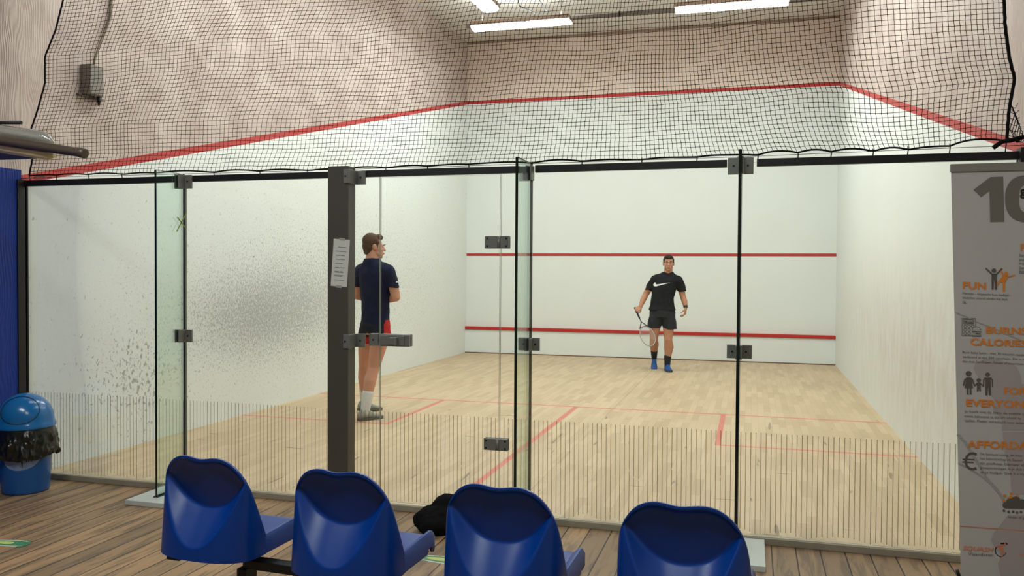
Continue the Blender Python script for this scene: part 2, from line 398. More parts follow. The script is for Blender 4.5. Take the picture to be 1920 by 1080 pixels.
# door
door = pane('door_1', 2.810, 3.596, .05, 2.10)
def hinge(par, z0, z1):
    b = BM(); box(b, 3.506, 3.592, -.024, -.0065, z0, z1, bev=.002); box(b, 3.597, 3.657, -.022, -.0065, z0, z1, bev=.002)
    box(b, 3.506, 3.657, .0065, .02, z0, z1, bev=.002)
    tube(b, [(3.594, -.02, z0+.002), (3.594, -.02, z1-.002)], .011, 14)
    o = obj('hinge', b, M['steel'], par)
    for xx in (3.522, 3.641):
        for zz in (z0+.014, z1-.014): s = BM(); tube(s, [(xx, -.027, zz), (xx, -.02, zz)], .006, 12); obj('screw', s, M['steel_dark'], o)
hinge(door, 1.652, 1.727); hinge(door, .425, .497)
b = BM(); box(b, 2.818, 3.018, -.030, -.0065, 1.038, 1.114, bev=.003); box(b, 2.818, 3.018, .0065, .025, 1.038, 1.114, bev=.003)
lk = obj('lock', b, M['steel'], door)
b = BM(); box(b, 2.822, 2.985, -.036, -.030, 1.046, 1.106, bev=.002); obj('lock_plate', b, M['steel'], lk)
b = BM(); box(b, 2.895, 2.945, -.060, -.036, 1.052, 1.096, bev=.004); box(b, 2.925, 2.945, -.072, -.05, 1.05, 1.098, bev=.004); obj('latch_handle', b, M['steel'], lk)
bracket(p3, 2.742, 2.800, 1.038, 1.114, 'strike_plate', y0=-.028)
# header bars between the fins (black channel carrying the net)
def header(x0, x1, nm):
    b = BM(); box(b, x0, x1, -.014, .014, 2.105, 2.147, bev=.002); o = struct(nm, b, M['black'])
header(.0, 1.315, 'trim_4'); header(1.42, 2.50, 'trim_5'); header(2.68, 3.72, 'trim_6'); header(3.815, 4.925, 'trim_7'); header(5.085, 6.40, 'trim_8')
# jamb channels on both side walls, foot track
b = BM(); box(b, 0, .008, -.07, .02, 0, 2.15); struct('trim_9', b, M['black'])
b = BM(); box(b, 6.37, 6.4, -.06, .02, 0, 2.16); struct('trim_10', b, M['black'])
b = BM(); box(b, .008, 2.50, -.022, .012, 0, .038, bev=.003); struct('trim_11', b, M['alu'])
b = BM(); box(b, 2.61, 6.37, -.022, .012, 0, .038, bev=.003); struct('trim_12', b, M['alu'])
# fins
def fin(x, ytip, label, brs, tape=False):
    t = empty('glass_fin', (x, -.02, 0), 0, label, 'glass fin', 'glass fins bracing the court glass')
    b = BM(); box(b, -.008, .008, ytip+.02, 0, .032, 2.155); b.normal_update()
    for f in b.faces: f.material_index = 0 if abs(f.normal.x) > .5 else 1
    pn = obj('fin_pane', b, [M['finglass'], M['gedge']], t)
    b = BM(); box(b, -.150, .150, ytip-.09, .0, .0, .032, bev=.003); obj('base_plate', b, M['plate'], t)
    b = BM()
    for s in (-1, 1): box(b, s*.012-.004, s*.012+.004, ytip+.01, 0, .032, .038)
    obj('sealant_strip', b, M['black'], t)
    for (x0, x1, z0, z1) in brs:
        g = BM()
        if x0 < x: box(g, x0-x, min(-.010, x1-x), -.010, .006, z0, z1, bev=.002); box(g, -.018, -.0085, -.075, .0, z0, z1, bev=.002)
        if x1 > x: box(g, max(.010, x0-x), x1-x, -.010, .006, z0, z1, bev=.002); box(g, .0085, .018, -.075, .0, z0, z1, bev=.002)
        o = obj('bracket', g, M['steel'], t)
        for xx in (x0, x1):
            if abs(xx-x) > .03: s = BM(); tube(s, [((xx-x)*.55, -.014, (z0+z1)/2), ((xx-x)*.55, -.008, (z0+z1)/2)], .006, 12); obj('screw', s, M['steel_dark'], o)
    if tape:
        a = BM()
        for (y0, z0, y1, z1) in ((-.008, 1.893, -.107, 1.766), (-.101, 1.862, -.014, 1.792)):
            d = Vector((0, y1-y0, z1-z0)); n = Vector((0, -d.z, d.y)).normalized()*.0045; q0, q1 = Vector((.0085, y0+.02, z0)), Vector((.0085, y1+.02, z1))
            A = [q0+n, q1+n, q1-n, q0-n]; va = [a.verts.new(p) for p in A]; vb = [a.verts.new(p+Vector((.0012, 0, 0))) for p in A]
            a.faces.new(va[::-1]); a.faces.new(vb)
            for i in range(4): a.faces.new((va[i], va[(i+1) % 4], vb[(i+1) % 4], vb[i]))
        tp = obj('tape_cross', a, simple('green_tape', srgb(120, 140, 40), .6), t); tp['label'] = 'yellow-green tape cross'
    return t
fin(1.365, -.300, 'upright glass fin with a yellow-green X on it, left of the dark column', [(1.298, 1.430, 2.059, 2.15), (1.298, 1.430, 1.021, 1.105)], True)
fin(3.796, -.343, 'upright glass fin just right of the glass door, near the third blue seat', [(3.722, 3.80, 2.054, 2.14), (3.724, 3.854, 1.041, 1.118)])
fin(5.001, -.36, 'upright glass fin seen edge-on behind the rightmost blue seat, black line', [(4.930, 5.068, 2.062, 2.155), (4.936, 5.072, 1.036, 1.113)])
# dark column
col = empty('column', (2.575, -.075, 0), 0, 'dark brown-grey steel column in front of the glass with a paper notice', 'column')
b = BM(); box(b, -.072, .070, -.05, .05, 0, 2.165, bev=.004); obj('shaft', b, M['column'], col)
b = BM(); box(b, -.10, .11, -.055, .055, 0, .012, bev=.003); obj('foot_plate', b, M['column'], col)
for (z0, z1) in ((2.056, 2.143), (1.027, 1.112)):
    g = BM(); box(g, .042, .0705, -.062, -.051, z0, z1, bev=.002); box(g, .0705, .086, -.062, .05, z0, z1, bev=.002); box(g, .071, .14, .040, .056, z0, z1, bev=.002)
    o = obj('bracket', g, M['steel'], col)
    s = BM(); tube(s, [(.056, -.066, (z0+z1)/2), (.056, -.06, (z0+z1)/2)], .006, 12); obj('screw', s, M['steel_dark'], o)
    s = BM(); tube(s, [(.11, .036, (z0+z1)/2), (.11, .041, (z0+z1)/2)], .006, 12); obj('screw', s, M['steel_dark'], o)
# paper notice
b = BM(); PT = Matrix.Translation((2.592, -.1262, 1.56)) @ Matrix.Rotation(math.radians(4), 4, 'Y')
box(b, -.056, .056, -.0006, .0002, -.148, .148, PT); 
paper = obj('paper_notice', b, simple('paper', srgb(208, 208, 200), .7, .2, nscale=10, namt=.05))
props(paper, 'white printed sheet taped at a slight tilt to the dark column', 'notice')
b = BM(); rr = random.Random(3)
for i, zc in enumerate((.098, .072, .046, .022, -.004, -.03, -.054, -.06, -.078, -.084, -.108)):
    segs = [(-.022, .035)] if i == 0 else [(-.035, .038)] if i == 1 else [(-.035, -.035+.028+rr.random()*.01), (.0, .016+rr.random()*.02)]
    for a, c in segs: box(b, a, c, -.0012, -.0006, zc-.002, zc+.002, PT)
o = obj('printed_lines', b, simple('print_grey', srgb(120, 120, 116), .8), paper); o['label'] = 'faint grey lines of print'
TP = simple('clear_tape', srgb(170, 168, 160), .2)
for z_ in (.140, -.156): b = BM(); box(b, -.018, .02, -.0014, -.0005, z_, z_+.016, PT); obj('tape', b, TP, paper)

# ------------------------------------------------------------------ safety net
def lerp_tab(tab, t): return float(np.interp(t, [a for a, _ in tab], [c for _, c in tab]))
NL = [(2.18, .062), (2.30, .094), (2.40, .084), (2.493, .076), (2.636, .139), (2.823, .205), (3.013, .206), (3.195, .300), (3.415, .372), (3.7, .42), (4.28, .36)]
NR = [(2.18, 6.315), (2.323, 6.322), (2.486, 6.345), (2.596, 6.319), (2.762, 6.297), (2.926, 6.289), (3.4, 6.25), (4.28, 6.30)]
TIES = [.063, .30, .58, .86, 1.136, 1.6, 1.95, 2.30, 2.55, 2.85, 3.13, 3.40, 3.80, 4.1, 4.45, 4.76, 5.09, 5.30, 5.47, 5.68, 5.85, 6.05, 6.31]
def botz(x):
    base = float(np.interp(x, [0, 1.1, 2.4, 3.8, 5.1, 5.7, 6.3], [2.180, 2.169, 2.158, 2.162, 2.166, 2.176, 2.198]))
    for a, c in zip(TIES, TIES[1:]):
        if a <= x <= c: return base + (.010 + .012*(a > 4.9))*(4*(x-a)*(c-x)/(c-a)**2)*(.4+.6*math.sin(a*7)**2)
    return base
NX, NZ, ZTOP = 216, 80, 4.28
def netp(i, j):
    s = i/NX; t = j/NZ; z0 = 2.17; zz = z0 + (ZTOP-z0)*t
    xl, xr = lerp_tab(NL, zz), lerp_tab(NR, zz)
    # denser on the right, wider cells on the left
    s2 = s + .055*math.sin(PI*s)
    x = xl + (xr-xl)*s2
    h = zz - z0; xb = min(max(x, .063), 6.31); bz = botz(xb); bs = float(np.interp(xb, [0, 1.1, 2.4, 3.8, 5.1, 5.7, 6.3], [2.186, 2.175, 2.164, 2.168, 2.174, 2.186, 2.206])); bz = bs + (bz-bs)*math.exp(-h/.05)
    edge = min(1, s*9, (1-s)*9)
    lean = (.16*h)*math.exp(-((s-.35)/.3)**2) - (.19*(1-math.exp(-h/.35)))*math.exp(-((s-.80)/.17)**2)
    x += lean*edge
    zz = bz + (ZTOP-bz)*t + edge*(.007*math.sin(3*x+3*h)+.003*math.sin(11*x-7*h+1) + .022*math.sin(PI*s*2.2+.5))*min(1, h*3)
    zz -= edge*.05*math.exp(-((s-.93)/.06)**2)*math.exp(-((h-.25)/.25)**2)
    y = -.02 + .03*math.sin(3*x+.7)*math.sin(2.2*h+.4)*edge + .012*math.sin(9*x+4*h)*edge
    return (x + .0012*math.sin(i*12.9+j*78.2), y, zz + .0012*math.sin(i*37.1+j*9.7))
G = np.array([[netp(i, j) for j in range(NZ+1)] for i in range(NX+1)])
def cordmesh(name, lines, r, knots=None, kr=.004):
    V, Fc = [], []
    off = np.array([(math.cos(a), math.sin(a)) for a in (PI/2, PI/2+2*PI/3, PI/2+4*PI/3)])
    n0 = 0
    for L in lines:
        L = np.asarray(L); T = np.gradient(L, axis=0); T /= np.linalg.norm(T, axis=1)[:, None]
        S = np.stack([T[:, 2], np.zeros(len(T)), -T[:, 0]], 1); S /= np.linalg.norm(S, axis=1)[:, None]; Yv = np.cross(T, S)
        R = np.stack([L + r*(o[0]*S + o[1]*Yv) for o in off], 1)
        V.append(R.reshape(-1, 3)); n = len(L)
        for k in range(n-1):
            a = n0+3*k
            for q in range(3): Fc.append((a+q, a+(q+1) % 3, a+3+(q+1) % 3, a+3+q))
        n0 += 3*n
    if knots is not None:
        K = np.asarray(knots); D = np.array([(1,0,0),(-1,0,0),(0,1,0),(0,-1,0),(0,0,1),(0,0,-1)])*kr
        KV = (K[:, None]+D[None]).reshape(-1, 3); V.append(KV)
        tri = [(0,2,4),(2,1,4),(1,3,4),(3,0,4),(2,0,5),(1,2,5),(3,1,5),(0,3,5)]
        for k in range(len(K)):
            a = n0+6*k; Fc += [(a+p, a+q, a+s) for p, q, s in tri]
    me = bpy.data.meshes.new(name); me.from_pydata(np.concatenate(V).tolist(), [], Fc); me.update(); return me
net = empty('safety_net', (3.2, 0, 2.15), 0, 'black square-mesh safety net hanging above the glass wall', 'net')
nm = cordmesh('netting', [G[i] for i in range(0, NX+1)] + [G[:, j] for j in range(NZ+1)], .0016, G.reshape(-1, 3), .0038)
o = obj('netting', nm, M['net'], net); o.matrix_parent_inverse = Matrix.Translation((-3.2, 0, -2.15)); o['kind'] = 'stuff'
def netpart(name, fn, mat):
    b = BM(); fn(b); o = obj(name, b, mat, net); o.matrix_parent_inverse = Matrix.Translation((-3.2, 0, -2.15)); return o
netpart('bottom_rope', lambda b: tube(b, G[:, 0].tolist(), .0055, 6), M['rope'])
netpart('top_rope', lambda b: tube(b, [(0, 0, 4.285)]+G[:, -1].tolist()+[(6.4, 0, 4.285)], .0055, 6), M['rope'])
netpart('edge_rope', lambda b: tube(b, G[0].tolist(), .0062, 6), M['rope'])
netpart('edge_rope', lambda b: tube(b, G[-1].tolist(), .0085, 6), M['rope'])
def wire(b): tube(b, [(.0, -.004, 2.168), (1.5, -.004, 2.160), (3.2, -.004, 2.157), (5.0, -.004, 2.162), (6.4, -.004, 2.178)], .0018, 5)
netpart('tension_wire', wire, M['steel'])
for x in TIES:
    netpart('tie', lambda b: tube(b, [(x, -.018, botz(x)+.006), (x+.002, -.022, botz(x)-.01), (x, -.016, 2.146)], .0032, 5), M['rope'])
def gathered(b):
    for k in range(7): tube(b, [(6.32+.01*k, -.01, 2.42-.03*k), (6.35+.006*k, -.02-.004*k, 2.34-.02*k), (6.33+.011*k, -.01, 2.26-.01*k), (6.36+.004*k, -.015, 2.19)], .0022, 5)
    for k in range(6):
        tube(b, [(6.325, -.01, 2.38-.03*k), (6.35, -.02, 2.365-.03*k), (6.365+.004*k, -.01, 2.39-.035*k)], .0018, 5)
    tube(b, [(6.25, -.03, 2.165), (6.29, -.035, 2.195), (6.33, -.035, 2.20), (6.385, -.03, 2.215)], .012, 7)
netpart('gathered_corner', gathered, M['rope'])
def hook(b):
    tube(b, [(.10, -.02, 2.163), (.13, -.025, 2.172), (.20, -.025, 2.170), (.225, -.02, 2.160), (.19, -.025, 2.154), (.12, -.025, 2.155), (.10, -.02, 2.163)], .004, 6)
    tube(b, [(.225, -.02, 2.160), (.27, -.02, 2.165)], .005, 6); tube(b, [(.0, -.03, 2.16), (.10, -.02, 2.163)], .004, 6)
netpart('snap_hook', hook, M['steel'])

# ------------------------------------------------------------------ court lamps
def lamp_fixture(name, loc, rz, L, label, watts, group='strip lights over the court', wd=.29, hang=True):
    t = empty(name, loc, rz, label, 'ceiling light', group)
    b = BM(); box(b, -L/2, L/2, -wd/2, wd/2, .012, .07, bev=.004); obj('housing', b, M['fixture'], t)
    b = BM(); box(b, -L/2+.01, L/2-.01, -wd/2+.012, wd/2-.012, 0, .012); b.free(); b = BM()
    prof_ = [(-wd/2+.012, .012), (-wd/2+.02, -.006), (-wd/4, -.030), (0, -.036), (wd/4, -.030), (wd/2-.02, -.006), (wd/2-.012, .012)]
    A_ = [[b.verts.new((x_, p_[0], p_[1])) for p_ in prof_] for x_ in (-L/2+.01, L/2-.01)]
    for q_ in range(6): b.faces.new((A_[0][q_], A_[1][q_], A_[1][q_+1], A_[0][q_+1]))
    b.faces.new(A_[0][::-1]); b.faces.new(A_[1]); b.faces.new((A_[0][0], A_[0][-1], A_[1][-1], A_[1][0])); bmesh.ops.recalc_face_normals(b, faces=b.faces)
    obj('diffuser', b, M['tube'], t)
    if hang:
        for sx in (-.5, .5):
            b = BM(); tube(b, [(sx*L*.8, 0, .07), (sx*L*.8, 0, 5.7-loc[2])], .006, 6); obj('hanger', b, M['galv'], t)
    ld = bpy.data.lights.new(name+'_light', 'AREA'); ld.shape = 'RECTANGLE'; ld.size = L-.04; ld.size_y = wd-.04; ld.energy = watts; ld.color = (.90, .985, .965)
    lo = bpy.data.objects.new('light_source', ld); link(lo, t); lo.location = (0, 0, -.042)
    if hang:      # added uplight over the closed housing, brightens the ceiling and upper walls
        l2 = bpy.data.lights.new(name+'_uplight', 'AREA'); l2.shape = 'RECTANGLE'; l2.size = L-.1; l2.size_y = wd-.06; l2.energy = watts*.75; l2.color = ld.color
        lo = bpy.data.objects.new('light_source', l2); link(lo, t); lo.location = (0, 0, .08); lo.rotation_euler = (PI, 0, 0)
    return t
lamp_fixture('strip_light', (1.70, 7.29, 5.2), 0, 1.53, 'lit strip light nearer the left court wall, running along the front wall', COURT_W)
lamp_fixture('strip_light', (4.75, 7.18, 5.2), 0, 1.53, 'lit strip light at the top edge, the right one of two near the front wall', COURT_W)
lamp_fixture('strip_light', (1.47, 5.73, 5.2), PI/2, 1.53, 'lit strip light pointing towards the viewer, cut by the top edge', COURT_W)
for x, y, lb in ((4.9, 5.3, 'strip light over the right half of the court, out of view above the short line'), (1.5, 3.2, 'strip light over the left service box, out of view above'), (4.9, 3.2, 'strip light over the right service box, out of view above'),
                 (1.5, 1.1, 'strip light over the court just inside the glass on the left, out of view'), (4.9, 1.1, 'strip light over the court just inside the glass on the right, out of view')):
    lamp_fixture('strip_light', (x, y, 5.2), PI/2, 1.53, lb, COURT_W)
for x, y, lb in ((1.9, -2.9, 'strip light in the hall ahead of the viewer, out of view above the left seats'), (4.6, -3.4, 'strip light in the hall, out of view above the right seats')):
    lamp_fixture('strip_light', (x, y, 3.7), 0, 1.53, lb, HALL_W, 'strip lights in the hall', hang=False)
tr = empty('conduit_trunking', (3.2, 7.52, 5.29), 0, 'grey metal trunking bar joining the two strip lights near the front wall', 'trunking')
b = BM(); box(b, -2.45, 2.9, -.03, .03, 0, .045, bev=.004); obj('rail', b, M['galv'], tr)
for px in (-.05, .9, -2.3):
    b = BM(); tube(b, [(px, 0, .04), (px, 0, .41)], .005, 6); obj('hanger', b, M['galv'], tr)
b = BM(); tube(b, [(-.05, -.03, -.02), (-.05, -.03, .06)], .018, 8); obj('clamp', b, M['black'], tr)
for k, (pp, lab) in enumerate(((((1.75, 6.4, 5.68), (1.80, 6.6, 5.5), (1.78, 6.9, 5.36), (1.95, 7.2, 5.33)), 'thin dark cable sagging down to the left strip light'),
                               (((1.95, 6.2, 5.69), (2.02, 6.7, 5.52), (2.12, 7.2, 5.34)), 'straight dark cable dropping to the trunking beside the left strip light'))):
    b = BM(); tube(b, pp, .008, 6); o = obj('cable', b, M['black']); props(o, lab, 'cable')

# ------------------------------------------------------------------ heater / speaker on the left wall behind the net
sp = empty('wall_speaker', (0, .59, 2.86), 0, 'small grey box speaker on the left wall behind the net', 'speaker')
b = BM(); box(b, .0, .10, -.07, .07, .02, .25, bev=.006); obj('cabinet', b, simple('speaker_grey', srgb(128, 122, 114), .6, nscale=30), sp)
b = BM(); box(b, 0, .03, -.11, .15, .0, .018, bev=.003); obj('wall_bracket', b, M['galv'], sp)
b = BM(); tube(b, [(.05, .07, -.05), (.05, .07, .03)], [.006, .02], 8); obj('mounting_knob', b, M['black'], sp)
b = BM(); tube(b, [(.02, .835, 4.6), (.02, .835, 3.72), (.02, .825, 3.56), (.03, .72, 3.36), (.05, .62, 3.17), (.05, .60, 3.10)], [.013, .013, .014, .011, .009, .008], 8)
o = obj('cable', b, simple('cable_grey', srgb(120, 108, 90), .5)); props(o, 'grey cable running down the left wall to the small speaker', 'cable')

# ------------------------------------------------------------------ hall lamp at the left edge
hl = empty('tube_lamp', (1.05, -1.2, 2.2), 0, 'wall-hung tube lamp with dark rail and clear cover at the left edge', 'lamp')
def P3(u, v, y=-1.2): return W(u, v, 1, y) - Vector((1.05, -1.2, 2.2))
b = BM()
a0, a1 = P3(-60, 254), P3(150, 286); tube(b, [a0, a0+(a1-a0)*.5, a1, P3(152, 286.4), P3(160, 288)], [.028, .028, .024, .027, .025], 16); obj('rail', b, simple('lamp_rail_bronze', srgb(86, 74, 64), .4, .4, .3), hl)
b = BM(); tube(b, [P3(-60, 238, -1.12), P3(60, 255, -1.12), P3(82, 259, -1.12), P3(94, 264, -1.12), P3(100, 268, -1.12)], [.040, .038, .034, .020, .006], 24)
t = NT('clear_wrinkled_cover'); tc = t.n('ShaderNodeTexCoord'); nz = t.noise(tc.outputs['Object'], 40, 3, .6, 1)
t.princ(srgb(190, 188, 180), .10, .9, .5, bump=nz, bstr=.5, bdist=.006, Alpha=.85); obj('cover', b, t.m, hl)
b = BM(); tube(b, [P3(-60, 266, -1.16), P3(70, 286, -1.16), P3(92, 291, -1.16), P3(102, 292, -1.16)], [.034, .032, .026, .010], 16); obj('tube', b, simple('lamp_tube_cream', srgb(226, 212, 168), .35, .4), hl)
b = BM(); q0, q1 = P3(-60, 230, -1.1), P3(40, 230, -1.1); tube(b, [q0, q1], .010, 8); obj('hanger_bar', b, M['black'], hl)
b = BM(); pts = [W(-70, 270, 1, -.9), W(74, 296, 1, -.9), W(60, 298, 1, -.9), W(-70, 301, 1, -.9)]
prism(b, [(p.x-1.05, p.z-2.2) for p in pts], .28, .31); obj('mounting_panel', b, simple('panel_blue', srgb(24, 42, 110), .5), hl)

# ------------------------------------------------------------------ waste bin
bn = empty('waste_bin', (.325, -.32, 0), math.atan2(-4.52, 4.73), 'blue swing-lid waste bin with a black liner beside the left wall', 'bin')
b = BM(); lathe(b, [(.150, 0), (.158, .004), (.162, .02), (.190, .42), (.197, .46), (.190, .46), (.155, .02), (.01, .015)], 48, cap0=True); obj('bucket', b, M['bin'], bn)
def lfn(r, z, a):
    q = Vector((math.cos(a)*4, math.sin(a)*4, z*9)); k = mnoise.noise(q*1.1)*.030+mnoise.noise(q*2.3+Vector((3, 1, 0)))*.018+mnoise.noise(Vector((q.x*3, q.y*3, z*5)))*.012
    f = min(1, max(0, (.45-z)/.07)); return r+abs(k)*1.2*f, z+(.030*mnoise.noise(q*.5)+.012*mnoise.noise(q*1.5))*(1 if z < .31 else .1)
b = BM(); lz = [(.186, .262), (.196, .252), (.210, .262), (.216, .29), (.210, .34), (.206, .38), (.202, .42), (.197, .452)]
lp = []
for (r0, z0), (r1, z1) in zip(lz, lz[1:]): lp += [(r0+(r1-r0)*k/5, z0+(z1-z0)*k/5) for k in range(5)]
lathe(b, lp+[lz[-1]], 150, fn=lfn); obj('liner', b, M['liner'], bn, True)
b = BM(); prof = [(.200, .455), (.207, .458), (.209, .475), (.200, .49), (.197, .505)]
for k in range(1, 13): a = PI/2*k/12; prof.append((.195*math.cos(a)+.001, .505+.185*math.sin(a)))
lathe(b, prof, 48, cap1=True); lid = obj('lid', b, M['binlid'], bn, True, 50)
bn.scale = (.90, .90, .965)
# swing flap: an oval patch of the dome facing the viewer
b = BM(); D = Vector((math.cos(-.25), math.sin(-.25), .62)).normalized(); d, s, t_ = frame(D); c0 = Vector((0, 0, .505)); rings = []
for k in range(0, 11):
    a = .62*k/10; ring = []
    for q in range(36):
        an = 2*PI*q/36; dd = (d*math.cos(a)+(s*math.cos(an)*1.15+t_*math.sin(an)*.9)*math.sin(a)).normalized()
        rr_ = .201+.005*(1-(k/10)**6); ring.append(b.verts.new(c0+Vector((dd.x*.975*rr_/.2*.2, dd.y*.975*rr_, dd.z*rr_*.93)))) if k else None
    if k: rings.append(ring)
for A, B_ in zip(rings, rings[1:]):
    for q in range(36): b.faces.new((A[q], A[(q+1) % 36], B_[(q+1) % 36], B_[q]))
b.faces.new(rings[0]); bmesh.ops.recalc_face_normals(b, faces=b.faces); obj('flap', b, M['binlid'], lid, True, 60)
b = BM()   # black ring standing in for the shadow in the gap round the flap
pts = []
for q in range(48):
    an = 2*PI*q/48; a = .635; dd = (d*math.cos(a)+(s*math.cos(an)*1.15+t_*math.sin(an)*.9)*math.sin(a)).normalized(); pts.append(c0+Vector((dd.x*.197, dd.y*.197, dd.z*.188)))
tube(b, pts, .0028, 6, closed=True); obj('flap_gap_shadow', b, M['black'], lid)

def text_mesh(s, italic=0, bold=0):
    cu = bpy.data.curves.new('t', 'FONT'); cu.body = s; cu.offset = bold; cu.resolution_u = 3
    o = bpy.data.objects.new('t', cu); COL.objects.link(o); bpy.context.view_layer.update()
    me = bpy.data.meshes.new_from_object(o.evaluated_get(bpy.context.evaluated_depsgraph_get())); bpy.data.objects.remove(o); bpy.data.curves.remove(cu)
    V = np.array([v.co[:2] for v in me.vertices]); V[:, 0] += italic*V[:, 1]; Fs = [tuple(p.vertices) for p in me.polygons]; bpy.data.meshes.remove(me)
    return V, Fs
# lettering and pale badge wrapped on the bin
def wrap(name, V, Fs, x0, x1, z0, z1, mat, par, lift, ang0=0.):
    lo, hi = V.min(0), V.max(0); me = bpy.data.meshes.new(name); P_ = []
    for v in V:
        f = (v-lo)/(hi-lo); a = ang0+(x0+(x1-x0)*f[0]); z = z0+(z1-z0)*f[1]+.16*(x0+(x1-x0)*f[0]-x0)*.1; r = .161+(z-.02)*.07+lift
        P_.append((r*math.cos(a), r*math.sin(a), z))
    me.from_pydata(P_, [], Fs); return obj(name, me, mat, par)
th = np.linspace(0, 2*PI, 40, endpoint=False); rings = [np.stack([np.cos(th), np.sin(th)], 1)*r for r in (1, .8, .6, .4, .2, .05)]
V = np.concatenate(rings); Fs = [(i*40+k, i*40+(k+1) % 40, (i+1)*40+(k+1) % 40, (i+1)*40+k) for i in range(5) for k in range(40)]
o = wrap('badge', V, Fs, -.75, .72, .165, .33, simple('badge_pale', srgb(120, 138, 172), .5, nscale=12, namt=.1), bn, .002, -.12); o['label'] = 'pale round badge'
V, Fs = text_mesh('ntos', .3, .03); o = wrap('lettering', V, Fs, -.02, .55, .232, .268, M['black'], bn, .004, .02); o['label'] = 'dark slanting letters'
b = BM(); A = [( -.17, .245), (-.10, .245), (-.115, .185)]
me = bpy.data.meshes.new('pointed_mark'); me.from_pydata([((.165+(z-.02)*.07)*math.cos(a), (.165+(z-.02)*.07)*math.sin(a), z) for a, z in A], [], [(0, 1, 2)]); obj('pointed_mark', me, M['black'], bn)

# ------------------------------------------------------------------ blue seats on a beam
def seat_meshes():
    S = [0, .046, .088, .137, .173, .207, .221, .228, .230]
    rimy = [.0, .002, .004, .010, .020, .036, .060, .093, .125]; rimz = [.737, .747, .751, .736, .703, .650, .575, .485, .408]
    boty = [-.050, -.049, -.046, -.034, -.018, .008, .035, .08, .13]; botz_ = [.338]*9
    par = np.linspace(0, 1, 9); N, T = 161, 121
    ss = np.linspace(-1, 1, N); a = np.abs(ss)
    def sm(tab):
        q = np.interp(a, par, tab); k = np.hanning(27)[1:-1]; k /= k.sum(); qq = np.pad(q, 12, mode='reflect', reflect_type='odd'); return np.convolve(qq, k, 'valid')
    def sm2(q): k = np.hanning(27)[1:-1]; k /= k.sum(); return np.convolve(np.pad(q, 12, mode='reflect', reflect_type='odd'), k, 'valid')
    rx = sm2(np.interp(a, par, S)*np.sign(ss)); bx = rx.copy()
    ry, rz, by, bz = sm(rimy), sm(rimz), sm(boty), sm(botz_)
    tt = np.linspace(0, 1, T)
    X = bx[:, None]*(1-tt)+rx[:, None]*tt; Yo = by[:, None]*(1-tt)+ry[:, None]*tt; Z = bz[:, None]*(1-tt)+rz[:, None]*tt
    zl = .385+.27*(np.abs(X)/.20)**2.2; zr = rz[:, None]-.012; zc = .528+.13*(np.abs(X)/.19)**2.4
    D = .092*np.clip(1-(np.abs(X)/.205)**3, 0, 1)
    up = np.clip((zr-Z)/np.maximum(zr-zc, 1e-3), 0, 1); dn = np.clip((Z-zl)/np.maximum(zc-zl, 1e-3), 0, 1)
    d = np.where(Z > zc, up**.65, dn**1.0)*D*(Z > zl)*(Z < zr)
    for _ in range(2):
        dp = np.pad(d, 1, mode='edge'); d = (dp[1:-1, 1:-1]*2+dp[:-2, 1:-1]+dp[2:, 1:-1]+dp[1:-1, :-2]+dp[1:-1, 2:])/6
    Yr = Yo+d
    # inner (front) face
    off = .010+.082*np.clip((1-tt)*6, 0, 1)[None, :]*np.clip((.62-a)*4.5, 0, 1)[:, None]
    Yf = np.maximum(Yo+off, Yr+.010); Xf = X*(1-.045*np.clip((1-tt)*8, 0, 1)); Zf = Z
    b = BM(); A = [[b.verts.new((X[i, j], Yr[i, j], Z[i, j])) for j in range(T)] for i in range(N)]
    B = [[b.verts.new((Xf[i, j], Yf[i, j], Zf[i, j])) for j in range(T)] for i in range(N)]
    for i in range(N-1):
        for j in range(T-1):
            b.faces.new((A[i][j], A[i+1][j], A[i+1][j+1], A[i][j+1])); b.faces.new((B[i][j], B[i][j+1], B[i+1][j+1], B[i+1][j]))
        b.faces.new((A[i][T-1], A[i+1][T-1], B[i+1][T-1], B[i][T-1])); b.faces.new((A[i+1][0], A[i][0], B[i][0], B[i+1][0]))
    for j in range(T-1):
        b.faces.new((A[0][j], A[0][j+1], B[0][j+1], B[0][j])); b.faces.new((A[N-1][j+1], A[N-1][j], B[N-1][j], B[N-1][j+1]))
    back = bpy.data.meshes.new('backrest'); b.normal_update(); b.to_mesh(back); b.free()
    # rolled rim
    # seat pan
    b = BM(); nx, ny = 41, 41; top = []
    for i in range(nx):
        u = -1+2*i/(nx-1); row = []
        for j in range(ny):
            v = j/(ny-1); y = .05+.41*v; hw = .2275-.006*v-.030*max(0, (.2-v)/.2)
            x = u*hw
            e = max(0, (abs(u)-.80)/.20); z = .392+.020*min(1, e*2.2)-.018*(max(0, e-.72)/.28)**2 - .012*math.exp(-((v-.35)/.3)**2)*(1-abs(u)**3) + .012*v
            if v > .86: z -= .045*((v-.86)/.14)**2.2
            if v > .9: x *= 1-.09*((v-.9)/.1)**2
            row.append(b.verts.new((x, y, z)))
        top.append(row)
    for i in range(nx-1):
        for j in range(ny-1): b.faces.new((top[i][j], top[i+1][j], top[i+1][j+1], top[i][j+1]))
    per = [top[i][0] for i in range(nx)]+[top[nx-1][j] for j in range(1, ny)]+[top[i][ny-1] for i in range(nx-2, -1, -1)]+[top[0][j] for j in range(ny-2, 0, -1)]
    def zb(v): y = v.co.y; return .338 if y < .30 else .338+.0*(y-.3)
    low = [b.verts.new((v.co.x, v.co.y, min(zb(v), v.co.z-.02) if v.co.y < .36 else v.co.z-.045)) for v in per]
    n = len(per)
    for k in range(n): b.faces.new((per[k], low[k], low[(k+1) % n], per[(k+1) % n]))
    inn = [b.verts.new((v.co.x*.96, .05+(v.co.y-.05)*.975, v.co.z)) for v in low]
    inn2 = [b.verts.new((v.co.x*.95, .05+(v.co.y-.05)*.97, .372)) for v in low]
